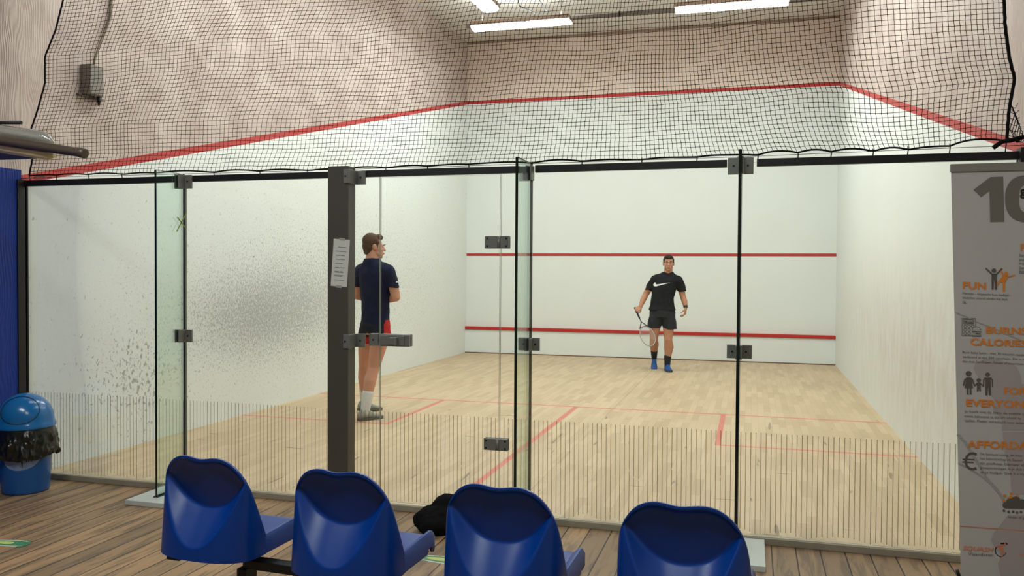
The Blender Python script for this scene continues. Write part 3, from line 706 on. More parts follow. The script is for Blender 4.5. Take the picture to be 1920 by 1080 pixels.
    for k in range(n):
        b.faces.new((low[k], inn[k], inn[(k+1) % n], low[(k+1) % n])); b.faces.new((inn[k], inn2[k], inn2[(k+1) % n], inn[(k+1) % n]))
    b.faces.new(inn2); bmesh.ops.recalc_face_normals(b, faces=b.faces)
    pan = bpy.data.meshes.new('seat_pan'); b.to_mesh(pan); b.free()
    return back, pan
back_me, pan_me = seat_meshes()
SLAB = ['leftmost blue plastic bucket seat of the row of four on the beam', 'second blue bucket seat from the left, in front of the dark column',
        'third blue bucket seat from the left, with the black bag behind it', 'rightmost blue bucket seat of the row, nearest the viewer']
SP = [(2.905, -1.939), (3.543, -1.980), (4.195, -2.011), (4.845, -2.054)]
ROW = math.atan2(-2.054+1.939, 4.837-2.935)
first = None
for i, (x, y) in enumerate(SP):
    if first is None:
        r = empty('bucket_seat', (x, y, 0), ROW, None, 'seat', 'blue bucket seats on the beam')
        pn = obj('seat_pan', pan_me, M['seat'], r, True, 42); bk = obj('backrest', back_me, M['seat'], r, True, 40)
        b = BM(); box(b, -.16, .16, .10, .34, .322, .336, bev=.002); box(b, -.185, -.12, .02, .30, .300, .335, bev=.003); uf = obj('under_frame', b, M['black'], r)
        first = r
    else:
        r = first.copy(); COL.objects.link(r); r.location = (x, y, 0)
        for ch in list(first.children): c = ch.copy(); COL.objects.link(c); c.parent = r
    r['label'] = SLAB[i]
bf = empty('seat_beam', ((SP[0][0]+SP[3][0])/2, (SP[0][1]+SP[3][1])/2, 0), ROW, 'black steel beam and legs carrying the four blue bucket seats', 'seat frame')
b = BM(); box(b, -.86, 1.22, .13, .19, .262, .3, bev=.003); obj('beam', b, M['black'], bf)
for lx in (-.86, .04, 1.02):
    b = BM(); box(b, lx-.022, lx+.022, .12, .20, .028, .262, bev=.003); box(b, lx-.025, lx+.025, -.08, .42, .0, .028, bev=.004); obj('leg', b, M['black'], bf)

# ------------------------------------------------------------------ black bag / cloth heap
bg = BM()
for c, r in (((0, 0, .06), (.17, .11, .075)), ((-.07, -.02, .055), (.11, .10, .065)), ((.02, .03, .11), (.10, .07, .06)), ((.10, -.03, .05), (.12, .10, .07)), ((-.02, -.08, .04), (.12, .07, .05))): ball(bg, c, r)
o = bake('gym_bag', bg, M['cloth'], None, .008, 4, disp=(.09, .045)); o.location = (3.36, -.28, .0); o.rotation_euler = (0, 0, .3); o.scale = (1.05, 1.0, 1.12)
props(o, 'crumpled black cloth bag on the floor behind the third blue seat', 'bag')
# ------------------------------------------------------------------ foot stickers
def sticker(u, v, length, ang, label, w_=1.0):
    c = W(u, v, 2, 0); t = empty('floor_sticker', (c.x, c.y, 0), ang, label, 'sticker', 'footprint stickers on the planks')
    def oval(pts, z, mat, nm):
        b = BM(); A = [b.verts.new((p[0]*length, p[1]*length*w_, z)) for p in pts]; B = [b.verts.new((p[0]*length, p[1]*length*w_, .0002)) for p in pts]
        b.faces.new(A)
        for i in range(len(A)): b.faces.new((B[i], B[(i+1) % len(A)], A[(i+1) % len(A)], A[i]))
        obj(nm, b, mat, t)
    def sole(s):
        out = []
        for k in range(60):
            a = 2*PI*k/60; x = math.cos(a); wd = .19+.05*x; out.append((x*.5*(1 - (1-s)*.25)*1.0, math.sin(a)*wd*s*(1+.10*math.cos(2*a))))
        return out
    pale, grn, yel = STK
    oval(sole(1.0), .0008, pale, 'border'); oval(sole(.80), .0012, grn, 'sole')
    oval([(p[0]*.45-.05, p[1]*.5) for p in sole(.8)], .0016, yel, 'emblem')
    b = BM()
    for k in range(5):
        yy = (-.17+.085*k); rr_ = .05-.004*k
        A = [b.verts.new(((.50-.14*abs(k-1.5)/3+math.cos(a)*rr_*1.4)*length, (yy+math.sin(a)*rr_)*length*w_, .0018)) for a in [2*PI*q/16 for q in range(16)]]; b.faces.new(A)
    obj('toes', b, grn, t)
STK = (simple('sticker_pale', srgb(206, 222, 200), .4), simple('sticker_green', srgb(70, 132, 92), .4), simple('sticker_yellow', srgb(196, 204, 110), .4))
sticker(12, 1018, .27, math.radians(8), 'green and white footprint sticker on the planks at the bottom left corner')
sticker(826, 1049, .30, math.radians(-2), 'green footprint sticker on the planks glimpsed between the second and third seats')

# ------------------------------------------------------------------ people
SKIN_R = simple('skin_tanned', srgb(184, 132, 104), .55, .3, nscale=12, namt=.08)
SKIN_L = simple('skin_fair', srgb(198, 146, 122), .55, .3, nscale=12, namt=.08)
HAIR_R = simple('hair_dark', srgb(46, 32, 26), .75, .3, nscale=60, namt=.4, bump=.6)
HAIR_L = simple('hair_brown', srgb(82, 60, 42), .75, .3, nscale=60, namt=.35, bump=.6)
SHIRT_R = simple('shirt_black', srgb(22, 24, 28), .85, .25, nscale=14, namt=.25, bump=.08)
SHORT_R = simple('shorts_charcoal', srgb(38, 41, 46), .8, .25, nscale=14, namt=.2, bump=.3)
SHIRT_L = simple('shirt_navy', srgb(22, 28, 52), .85, .25, nscale=14, namt=.2, bump=.3)
t = NT('shorts_red_black'); tc = t.n('ShaderNodeTexCoord'); sx = t.n('ShaderNodeSeparateXYZ'); t.l(tc.outputs['Object'], sx.inputs[0])
cc = t.math('MAXIMUM', t.math('GREATER_THAN', sx.outputs[0], .105), t.math('LESS_THAN', sx.outputs[2], .835))
t.princ(t.mix(cc, srgb(24, 28, 34), srgb(176, 36, 32)), .8, .25); SHORT_L = t.m
SHORT_D = simple('shorts_black_panel', srgb(26, 28, 32), .8, .25)
WHITE = simple('print_white', srgb(232, 232, 230), .6)
EYEW = simple('eye_white', srgb(220, 215, 208), .3); EYED = simple('eye_iris', srgb(40, 28, 20), .3)
LIPS = simple('lips', srgb(160, 88, 78), .5)
def head(bm, c, fwd, s=1.0):
    """cranium, jaw, nose, brow, ears and neck top around the centre c; fwd is where the face looks"""
    f = Vector(fwd).normalized(); up = Vector((0, 0, 1)); r = f.cross(up).normalized()      # r: the person's right
    B = Matrix((r, f, up)).transposed().to_4x4(); c = Vector(c)
    L = lambda x, y, z: c + (r*x + f*y + up*z)*s
    E_ = lambda p, q: ball(bm, L(*p), [k*s for k in q], B)
    E_((0, -.016, .036), (.076, .096, .088)); E_((0, .022, -.006), (.066, .074, .078)); E_((0, .036, -.056), (.056, .056, .050))
    E_((0, .066, -.094), (.027, .026, .020)); E_((0, .072, .022), (.050, .026, .016))
    for k in (-1, 1):
        E_((k*.038, .050, -.028), (.026, .034, .030)); E_((k*.040, .018, -.062), (.024, .040, .030))
        E_((k*.078, -.008, -.008), (.010, .021, .032)); E_((k*.083, -.013, .006), (.007, .015, .020))
        E_((k*.013, .103, -.028), (.009, .011, .008)); E_((k*.026, .094, .028), (.020, .010, .008))
    cap(bm, L(0, .086, .012), .008*s, L(0, .112, -.026), .012*s, 10)
    E_((0, .094, -.058), (.022, .012, .008)); E_((0, .090, -.070), (.019, .012, .008))
    return L, B, E_
def face_bits(L, B, par, s=1.0, brow=HAIR_R):
    for k in (-1, 1):
        b = BM(); ball(b, L(k*.030, .085, .006), [.014*s, .010*s, .0075*s], B); e = obj('eye', b, EYEW, par, True)
        b = BM(); ball(b, L(k*.030, .0925, .006), [.006*s, .004*s, .006*s], B); obj('iris', b, EYED, e, True)
        b = BM(); cap(b, L(k*.014, .1045, .026), .0035*s, L(k*.030, .106, .031), .0042*s, 8); cap(b, L(k*.030, .106, .031), .0042*s, L(k*.048, .093, .025), .003*s, 8); obj('eyebrow', b, brow, par)
    b = BM(); ball(b, L(0, .100, -.0585), [.021*s, .0065*s, .0045*s], B); ball(b, L(0, .099, -.066), [.018*s, .0065*s, .0045*s], B); obj('lips', b, LIPS, par, True)
def hand(bm, wrist, pd, nd, curl, s=1.0, side=1, thumb=.6):
    """wrist point, palm direction pd, palm-face normal nd, curl 0..1.3; side = +1/-1 where the thumb sits"""
    p = Vector(pd).normalized(); n = Vector(nd); n = (n-p*n.dot(p)).normalized(); a = p.cross(n)*side; w0 = Vector(wrist)
    loft_pts = [(w0+p*.0, .026, .018), (w0+p*.03, .034, .018), (w0+p*.065, .040, .017), (w0+p*.09, .038, .014)]
    for (q0, h0, t0), (q1, h1, t1) in zip(loft_pts, loft_pts[1:]):
        for k in (-1, -.33, .33, 1): cap(bm, q0+a*h0*k*.62, t0*.85, q1+a*h1*k*.7, t1*.85, 10)
    ln = [(.030, .022, .018), (.043, .027, .021), (.047, .030, .022), (.042, .027, .021)]
    lat = (-.031, -.0105, .0105, .031)
    for i, (l, h) in enumerate(zip(ln, lat)):
        q = w0+p*(.088-.006*abs(i-1.6))+a*h; ang = 0
        for k, seg in enumerate(l):
            ang += curl*(.75, 1.15, .8)[k]*(1-.05*i); dr = (p*math.cos(ang)+n*math.sin(ang)+a*(.02*(i-1.5))).normalized()
            q2 = q+dr*seg*s; cap(bm, q, (.0092, .0085, .0078)[k], q2, (.0085, .0078, .0068)[k], 9); q = q2
    q = w0+p*.028+a*.026+n*.006; d1 = (p*.62+a*.62+n*.4).normalized(); d2 = (p*(.9-.5*thumb)-a*.2*thumb+n*.65*thumb+a*.25*(1-thumb)).normalized()
    cap(bm, q, .013, q+d1*.036, .0105, 10); cap(bm, q+d1*.036, .0105, q+d1*.036+d2*.032, .009, 10); cap(bm, q+d1*.036+d2*.032, .009, q+d1*.036+d2*.032+(d2+n*.2).normalized()*.022, .0075, 9)
def shoe(par, ankle, toe_dir, pitch, mat, sole, name='shoe', L_=.29, roll=0, laces=None):
    """ankle joint; toe_dir in the plane; pitch >0 lowers the toe"""
    d = Vector((*toe_dir, 0)).normalized(); up = Vector((0, 0, 1)); sd = d.cross(up)
    d2 = d*math.cos(pitch)-up*math.sin(pitch); u2 = up*math.cos(pitch)+d*math.sin(pitch)
    B = Matrix((sd, d2, u2)).transposed().to_4x4(); B.translation = Vector(ankle)
    b = BM(); secs = []
    for (y, w0, z0, z1) in ((-.075, .024, -.068, -.02), (-.065, .032, -.078, .005), (-.03, .037, -.080, .028), (.01, .038, -.080, .030), (.045, .038, -.080, .010), (.085, .041, -.080, -.018), (.125, .045, -.080, -.034), (.160, .043, -.079, -.042), (.188, .034, -.075, -.050), (.203, .018, -.070, -.056)):
        ring = []
        for k in range(20):
            a = 2*PI*k/20; cx = math.cos(a); sz = math.sin(a); zc = (z0+z1)/2; hz = (z1-z0)/2
            ww = w0*(1-.22*max(0, sz)); ring.append(b.verts.new((cx*ww*(1 if abs(cx) < .99 else 1), y, zc+hz*(abs(sz)**.75)*(1 if sz > 0 else -1))))
        secs.append(ring)
    for A, B2 in zip(secs, secs[1:]):
        for k in range(20): b.faces.new((A[k], A[(k+1) % 20], B2[(k+1) % 20], B2[k]))
    b.faces.new(secs[0][::-1]); b.faces.new(secs[-1]); bmesh.ops.recalc_face_normals(b, faces=b.faces); bmesh.ops.transform(b, matrix=B, verts=b.verts)
    o = obj(name, b, mat, par, True)
    b = BM(); pr = [(-.078, .026), (-.06, .035), (-.02, .038), (.03, .038), (.08, .043), (.125, .048), (.165, .046), (.195, .035), (.210, .018)]
    poly = [(w_, y) for y, w_ in pr]+[(-w_, y) for y, w_ in pr[::-1]]
    A = [b.verts.new((x, y, -.092)) for x, y in poly]; C_ = [b.verts.new((x*1.02, y, -.066)) for x, y in poly]
    b.faces.new(A[::-1]); b.faces.new(C_); n = len(poly)
    for i in range(n): b.faces.new((A[i], A[(i+1) % n], C_[(i+1) % n], C_[i]))
    bmesh.ops.recalc_face_normals(b, faces=b.faces); bmesh.ops.transform(b, matrix=B, verts=b.verts); obj('sole', b, sole, o)
    if laces:
        b = BM()
        for k in range(5):
            y = .035+.018*k; z = .012-.011*k
            tube(b, [B@Vector((-.024, y, z-.012)), B@Vector((0, y+.004, z+.004)), B@Vector((.024, y, z-.012))], .0022, 6)
        obj('laces', b, laces, o)
    return o
def decal(name, polys, target, par, axis_dir, mat, origin_fn, lift=.003):
    """lays a flat outline onto the cloth behind it"""
    me = target.data; bv = BVHTree.FromPolygons([v.co for v in me.vertices], [p.vertices for p in me.polygons])
    b = BM(); A = [b.verts.new((p[0], 0, p[1])) for p in polys]; b.faces.new(A)
    bmesh.ops.triangulate(b, faces=b.faces)
    for _ in range(3):
        es = [e for e in b.edges if e.calc_length() > .012]
        if not es: break
        bmesh.ops.subdivide_edges(b, edges=es, cuts=2, use_grid_fill=False); bmesh.ops.triangulate(b, faces=b.faces)
    dr = Vector(axis_dir).normalized()
    for v in b.verts:
        o = origin_fn(v.co.x, v.co.z); h = bv.ray_cast(o, dr)
        v.co = (h[0] if h[0] else o+dr*.3) - dr*lift
    return obj(name, b, mat, par)

# --- the player facing the viewer, racket in hand
pr = empty('person', (3.845, 8.02, 0), .105, 'man walking towards the viewer in black shirt and dark shorts, holding a racket', 'person')
b = BM()
L, HB_, _ = head(b, (.006, -.03, 1.640), (.02, -1, -.03), 1.0)
chain(b, [(.0, .0, 1.44), (.004, -.012, 1.58)], [.066, .062])
loft(b, [((-.075, .0, .84), .150, .105, 0), ((-.08, .0, .92), .165, .115, 0), ((-.085, 0, 1.02), .150, .110, 0), ((-.08, 0, 1.12), .148, .108, 0), ((-.06, 0, 1.26), .168, .112, 0), ((-.035, 0, 1.38), .172, .108, 0), ((-.02, 0, 1.455), .13, .075, 0), ((0, 0, 1.50), .075, .060, 0)])
sL, sR = (-.190, .0, 1.385), (.148, .0, 1.375)
chain(b, [sL, (-.265, .02, 1.29), (-.330, .035, 1.17)], [.066, .056, .047]); chain(b, [(-.330, .035, 1.17), (-.372, .0, 1.08), (-.408, -.045, .985)], [.047, .046, .029])
chain(b, [sR, (.190, .015, 1.28), (.222, .03, 1.155)], [.066, .056, .046]); chain(b, [(.222, .03, 1.155), (.250, .0, 1.06), (.268, -.03, .975)], [.046, .045, .029])
RAX = Vector((.20, -.238, -.417)).normalized(); fd = Vector((-.324, -.405, -.855)); HP = (fd-RAX*fd.dot(RAX)*.7).normalized(); HN = RAX.cross(HP).normalized(); WR = Vector((-.400, -.046, .982))
hand(b, WR, HP, HN, 1.22, side=1, thumb=1); CAV = WR+HP*.098+HN*.026
hand(b, (.268, -.034, .968), (-.10, -.16, -1), (-.85, .15, 0), .72, side=-1, thumb=.8)
chain(b, [(-.150, .0, .86), (-.185, .0, .68), (-.205, .015, .50)], [.102, .086, .064]); chain(b, [(-.205, .015, .50), (-.200, .14, .385), (-.196, .27, .215)], [.060, .072, .037])
chain(b, [(.0, .0, .86), (.012, -.025, .68), (.012, -.05, .495)], [.102, .086, .064]); chain(b, [(.012, -.05, .495), (.022, -.012, .37), (.012, -.004, .24), (.0, .0, .11)], [.060, .074, .052, .037])
body = bake('body', b, SKIN_R, pr, .0065, 4)
face_bits(L, HB_, pr, .98)
b = BM()     # short hair
r_ = lambda p, q: ball(b, L(*p), [k*.98 for k in q], HB_)
r_((0, -.024, .052), (.082, .096, .086)); r_((0, .050, .092), (.056, .040, .034)); r_((0, -.055, .01), (.074, .068, .075))
for k in (-1, 1): r_((k*.066, -.005, .045), (.018, .050, .045))
hair = bake('hair', b, HAIR_R, pr, .006, 2, disp=(.02, .006))
b = BM()     # shirt
loft(b, [((-.082, 0, .93), .206, .150, 0), ((-.085, 0, 1.0), .182, .136, 0), ((-.08, -.005, 1.12), .170, .126, 0), ((-.06, -.005, 1.26), .186, .128, 0), ((-.032, 0, 1.38), .200, .122, 0), ((-.022, 0, 1.44), .170, .096, 0), ((-.010, .004, 1.485), .115, .078, 0), ((-.002, .006, 1.515), .078, .068, 0)])
chain(b, [(-.07, .005, 1.445), (-.190, .0, 1.385), (-.264, .018, 1.285)], [.060, .083, .072]); chain(b, [(.05, .005, 1.44), (.148, 0, 1.375), (.195, .012, 1.275)], [.060, .083, .072])
loft(b, [((-.288, .02, 1.232), .066, .070, .1), ((-.24, .01, 1.33), .066, .070, .1)]); loft(b, [((.212, .015, 1.222), .064, .068, -.1), ((.18, .01, 1.32), .066, .070, -.1)])
shirt = bake('shirt', b, SHIRT_R, pr, .0075, 3, disp=(.16, .022))
b = BM()
chain(b, [(-.085, 0, .93), (-.085, 0, .90)], [.13, .13])
loft(b, [((-.080, 0, .82), .196, .138, 0), ((-.080, 0, .90), .196, .138, 0), ((-.083, 0, .98), .176, .130, 0)])
loft(b, [((-.205, -.002, .655), .102, .108, 0), ((-.185, 0, .76), .112, .118, 0), ((-.155, 0, .86), .112, .122, 0)])
loft(b, [((.035, -.02, .645), .102, .108, 0), ((.018, -.01, .76), .112, .118, 0), ((-.01, 0, .86), .112, .122, 0)])
shorts = bake('shorts', b, SHORT_R, pr, .0075, 3, disp=(.12, .016))
# emblem on the chest
sw = [(-.205, 1.348), (-.213, 1.335), (-.219, 1.318), (-.217, 1.304), (-.208, 1.294), (-.192, 1.290), (-.172, 1.293), (-.13, 1.305), (-.08, 1.320), (-.025, 1.335), (.035, 1.351), (-.03, 1.343), (-.09, 1.333), (-.14, 1.324), (-.165, 1.321), (-.18, 1.323), (-.19, 1.331), (-.192, 1.343), (-.190, 1.352)]
sw = [(-.085+(x+.085)*1.0+.0, z) for x, z in sw]
decal('chest_emblem', sw, shirt, pr, (0, 1, 0), WHITE, lambda x, z: Vector((x, -.6, z)))['label'] = 'white curved tick emblem'
BLUE = simple('shoe_blue', srgb(20, 74, 140), .5, .4, nscale=40, namt=.3); DSOLE = simple('shoe_sole_dark', srgb(52, 60, 62), .6); DSOCK = simple('sock_black', srgb(24, 26, 30), .9)
BLACK_L = simple('laces_teal', srgb(40, 110, 160), .6)
shoe(pr, (-.197, .275, .165), (.02, -1), math.radians(42), BLUE, DSOLE, laces=BLACK_L)
shoe(pr, (.002, .0, .094), (.20, -1), 0, BLUE, DSOLE, laces=BLACK_L)
for (p0, p1) in (((-.197, .275, .175), (-.199, .205, .295)), ((.002, .0, .085), (.006, -.004, .215))):
    b = BM(); cap(b, p0, .043, p1, .055); obj('sock', b, DSOCK, pr, True)
b = BM(); q0, q1 = Vector((.262, -.022, 1.0)), Vector((.267, -.031, .976)); dd = (q1-q0).normalized()
tube(b, [q0-dd*.004, q0, q1, q1+dd*.004], [.030, .034, .034, .030], 18); wt = obj('watch', b, simple('watch_black', srgb(16, 16, 18), .35), pr, True)
b = BM(); c = (q0+q1)/2+Vector((.012, -.031, 0)); tube(b, [c+Vector((-.003, .010, 0)), c+Vector((.003, -.006, 0))], .017, 16); obj('watch_face', b, simple('watch_glass', srgb(50, 52, 56), .15), wt)
# racket
rk = empty('squash_racket', (3.845, 8.02, 0), .105, 'squash racket with dark frame hanging from the walking man\'s right hand', 'racket')
butt = CAV-RAX*.065; ax = RAX; acr = Vector((1, .12, .27)); acr = (acr-ax*acr.dot(ax)).normalized()
Q = lambda a, c: butt+ax*a+acr*c
b = BM(); tube(b, [Q(0, 0), Q(.01, 0), Q(.18, 0), Q(.20, 0)], [.017, .016, .014, .011], 12); obj('grip', b, simple('grip_black', srgb(28, 28, 30), .8), rk)
FR = simple('racket_frame', srgb(62, 66, 66), .35, .5, .2); FS = simple('racket_frame_grey', srgb(150, 152, 148), .35, .5, .2)
b = BM(); tube(b, [Q(.19, 0), Q(.27, 0)], .008, 10); tube(b, [Q(.265, 0), Q(.31, -.030), Q(.365, -.062)], .0075, 8); tube(b, [Q(.265, 0), Q(.31, .030), Q(.365, .062)], .0075, 8)
tube(b, [Q(.352, -.056), Q(.345, 0), Q(.352, .056)], .0065, 8); obj('throat', b, FR, rk)
hc, ha, hw = .52, .168, .103
b = BM(); tube(b, [Q(hc-math.cos(k*PI/24)*ha, math.sin(k*PI/24)*hw) for k in range(48)], .0072, 8, closed=True); obj('head_frame', b, FS, rk)
b = BM()
for k in range(-7, 8):
    c = k*.0125
    if abs(c) < hw: h_ = ha*math.sqrt(1-(c/hw)**2); tube(b, [Q(hc-h_, c), Q(hc+h_, c)], .0007, 4, caps=False)
for k in range(-12, 13):
    a = k*.0130; h_ = hw*math.sqrt(max(0, 1-(a/ha)**2)); tube(b, [Q(hc+a, -h_), Q(hc+a, h_)], .0007, 4, caps=False)
obj('strings', b, simple('string_pale', srgb(190, 190, 184), .4), rk)

# --- the player seen from behind, beside the column
pl = empty('person', (1.375, 2.91, 0), .44, 'man seen from behind in navy shirt and red shorts, head turned right, beside the column', 'person')
b = BM(); f = Vector((.72, .69, 0)).normalized(); yw = math.atan2(f.x, f.y)*-1
L, HB_, _ = head(b, (.006, .0, 1.750), (.96, .22, -.06), 1.0)
chain(b, [(-.02, -.01, 1.54), (-.010, -.005, 1.68)], [.068, .064])
ya = -PI/4
loft(b, [((.02, 0, .86), .150, .105, ya), ((.02, 0, .95), .162, .115, ya), ((.02, 0, 1.06), .145, .105, ya), ((.02, .0, 1.2), .150, .108, ya), ((.02, 0, 1.34), .172, .112, ya), ((.01, 0, 1.47), .175, .105, ya), ((.0, 0, 1.555), .12, .070, ya), ((-.008, -.006, 1.60), .060, .055, ya)])
shR, shL = Vector((.148, -.125, 1.495)), Vector((-.125, .125, 1.495))
elR, elL = Vector((.222, -.150, 1.245)), Vector((-.17, .22, 1.25))
chain(b, [shR, (shR+elR)/2+Vector((.012, 0, 0)), elR], [.062, .053, .046]); chain(b, [elR, (.175, -.03, 1.225), (.13, .09, 1.215)], [.045, .042, .028])
chain(b, [shL, (shL+elL)/2, elL], [.062, .050, .044]); chain(b, [elL, (-.06, .25, 1.22), (.04, .25, 1.21)], [.044, .040, .028])
hand(b, (.13, .09, 1.215), (-.35, .9, .05), (0, .2, 1), .8, side=1, thumb=.5); hand(b, (.04, .25, 1.21), (.9, .1, .0), (.1, 0, 1), .8, side=-1, thumb=.5)
chain(b, [(.075, -.055, .88), (.045, -.06, .72), (.008, -.05, .535)], [.098, .084, .060]); chain(b, [(.008, -.05, .535), (-.030, -.075, .40), (-.078, -.08, .115)], [.058, .063, .038])
chain(b, [(-.045, .055, .88), (-.075, .16, .70), (-.095, .27, .53)], [.098, .082, .058]); chain(b, [(-.095, .27, .53), (-.10, .32, .38), (-.085, .44, .115)], [.056, .060, .037])
bake('body', b, SKIN_L, pl, .0065, 4)
face_bits(L, HB_, pl, .98, HAIR_L)
b = BM(); r_ = lambda p, q: ball(b, L(*p), [k*.98 for k in q], HB_)
r_((0, -.030, .052), (.084, .094, .088)); r_((0, .048, .100), (.058, .044, .034)); r_((0, -.062, .0), (.074, .060, .082)); r_((0, -.075, -.045), (.055, .035, .045))
for k in (-1, 1): r_((k*.066, -.010, .050), (.018, .050, .040)); r_((k*.066, .012, .02), (.012, .016, .035))
bake('hair', b, HAIR_L, pl, .006, 2, disp=(.025, .010))
b = BM()
loft(b, [((.02, 0, .965), .170, .125, ya), ((.02, 0, 1.06), .160, .122, ya), ((.02, 0, 1.2), .163, .124, ya), ((.02, 0, 1.34), .186, .128, ya), ((.01, 0, 1.47), .192, .122, ya), ((.0, 0, 1.55), .16, .100, ya), ((-.010, -.004, 1.60), .100, .084, ya), ((-.012, -.004, 1.632), .076, .074, ya)])
chain(b, [(.04, -.04, 1.55), shR, shR+(elR-shR)*.36], [.060, .077, .072]); chain(b, [(-.04, .04, 1.55), shL, shL+(elL-shL)*.36], [.060, .077, .070])
p = shR+(elR-shR)*.62; loft(b, [((p.x, p.y, p.z), .064, .068, 0), ((shR.x+.02, shR.y, shR.z-.05), .070, .072, 0)])
p = shL+(elL-shL)*.62; loft(b, [((p.x, p.y, p.z), .062, .066, 0), ((shL.x-.02, shL.y, shL.z-.05), .068, .070, 0)])
sh = bake('shirt', b, SHIRT_L, pl, .0075, 3, disp=(.16, .024))
b = BM(); box(b, .235, .262, -.20, -.188, 1.372, 1.384); o = obj('sleeve_mark', b, WHITE, pl); o.location = (-.012, -.012, .02); o['label'] = 'small white sleeve mark'
b = BM()
loft(b, [((.02, 0, .88), .176, .126, ya), ((.02, 0, .95), .176, .128, ya), ((.02, 0, 1.02), .160, .120, ya)])
loft(b, [((.062, -.058, .765), .104, .110, 0), ((.070, -.056, .85), .112, .118, 0), ((.062, -.045, .93), .108, .112, 0)])
loft(b, [((-.060, .11, .765), .104, .110, 0), ((-.05, .07, .85), .112, .118, 0), ((-.03, .05, .93), .108, .112, 0)])
so = bake('shorts', b, SHORT_L, pl, .0075, 3, disp=(.12, .016))
GREY = simple('shoe_grey', srgb(146, 146, 138), .6, .3, nscale=50, namt=.35); GSOLE = simple('shoe_sole_grey', srgb(92, 90, 84), .6); WSOCK = simple('sock_white', srgb(206, 208, 206), .9, nscale=60, namt=.08)
shoe(pl, (-.080, -.082, .094), (.78, .5), 0, GREY, GSOLE, laces=WHITE); shoe(pl, (-.087, .44, .105), (.8, .45), math.radians(4), GREY, GSOLE, laces=WHITE)
for p0, p1 in (((-.080, -.082, .085), (-.050, -.078, .275)), ((-.087, .44, .085), (-.094, .385, .275))):
    b = BM(); cap(b, p0, .045, p1, .058); obj('sock', b, WSOCK, pl, True)

# ------------------------------------------------------------------ roll-up banner
YB = -.72
TL, BL = W(1783, 318, 1, YB), W(1801.5, 1080, 1, YB)
bnr = empty('roll_up_banner', (BL.x, YB, 0), 0, 'grey roll-up banner with orange headings standing at the right edge', 'banner')
BO = Vector((BL.x, YB, 0)); sh_ = (TL.x-BL.x)/(TL.z-BL.z); WD = .85
tilt = math.atan(sh_)
def onb(u, v, lift=0): p = W(u, v, 1, YB-.001-lift); return p-BO
def edge_x(z): return sh_*(z-BL.z)
MB_F = simple('banner_fabric', srgb(182, 178, 174), .75, .2, nscale=1.2, namt=.05)
OR = simple('print_orange', srgb(214, 128, 52), .7, .2); DK = simple('print_dark_grey', srgb(92, 88, 80), .7, .2); D10 = simple('print_mid_grey', srgb(112, 107, 98), .7, .2)
LTG = simple('print_text_grey', srgb(104, 102, 102), .7, .2); SIL = simple('print_silhouette', srgb(166, 156, 154), .75, .2); BLK = simple('print_black', srgb(14, 14, 14), .7)
ztop = TL.z
b = BM(); prism(b, [(edge_x(.08), .08), (edge_x(.08)+WD, .08), (edge_x(ztop)+WD, ztop), (edge_x(ztop), ztop)], 0, .0012); fab = obj('fabric', b, MB_F, bnr)
b = BM(); box(b, edge_x(ztop)-.003, edge_x(ztop)+WD+.003, -.008, .010, ztop-.012, ztop+.024, bev=.002); obj('top_bar', b, simple('banner_bar', srgb(128, 124, 116), .45), bnr)
b = BM(); box(b, edge_x(0)-.012, WD+edge_x(0)+.015, -.06, .06, .012, .085, bev=.008); obj('base', b, simple('banner_base', srgb(150, 150, 148), .3, .5, .6), bnr)
for q in (.1, WD-.1):
    b = BM(); box(b, q-.03, q+.03, -.17, .17, 0, .012, bev=.003); obj('foot', b, M['black'], bnr)
b = BM(); box(b, -.022, .010, -.055, .06, .10, .19, bev=.004); 
b.free()
b = BM(); tube(b, [(WD/2+.0, .03, .08), (WD/2-.04, .03, 1.95)], .010, 8); obj('support_pole', b, M['alu'], bnr)
LV = [.0004]
def flat(bm, pts, lift=.0004):
    lift = lift*3 + 4e-6*len(bm.faces)
    A = [bm.verts.new(onb(u, v, lift)) for u, v in pts]
    f = bm.faces.new(A); f.normal_update()
    if f.normal.y > 0: f.normal_flip()
def putmesh(name, V, Fs, corners, mat, lift=.0018):
    """text outline mapped between four photo corners tl, tr, bl, br on the fabric"""
    lo, hi = V.min(0), V.max(0); tl, tr, bl, br = corners; P_ = []
    for v in V:
        a, c = (v-lo)/(hi-lo); u = (1-c)*((1-a)*bl[0]+a*br[0])+c*((1-a)*tl[0]+a*tr[0]); w_ = (1-c)*((1-a)*bl[1]+a*br[1])+c*((1-a)*tl[1]+a*tr[1])
        P_.append(onb(u, w_, lift))
    me = bpy.data.meshes.new(name); me.from_pydata([tuple(p) for p in P_], [], Fs); me.update(); return obj(name, me, mat, fab)
def Z(k, x, y): return (1780+x/7.714, (300, 440, 580, 690, 810, 940)[k-1]+y/7.714)
def txt(s, k, x0, y0, x1, y1, mat, name='heading', slope=.035, bold=.028, it=0):
    V, Fs = text_mesh(s, it, bold); dy = (x1-x0)*slope
    return putmesh(name, V, Fs, (Z(k, x0, y0), Z(k, x1, y0+dy), Z(k, x0, y1), Z(k, x1, y1+dy)), mat)
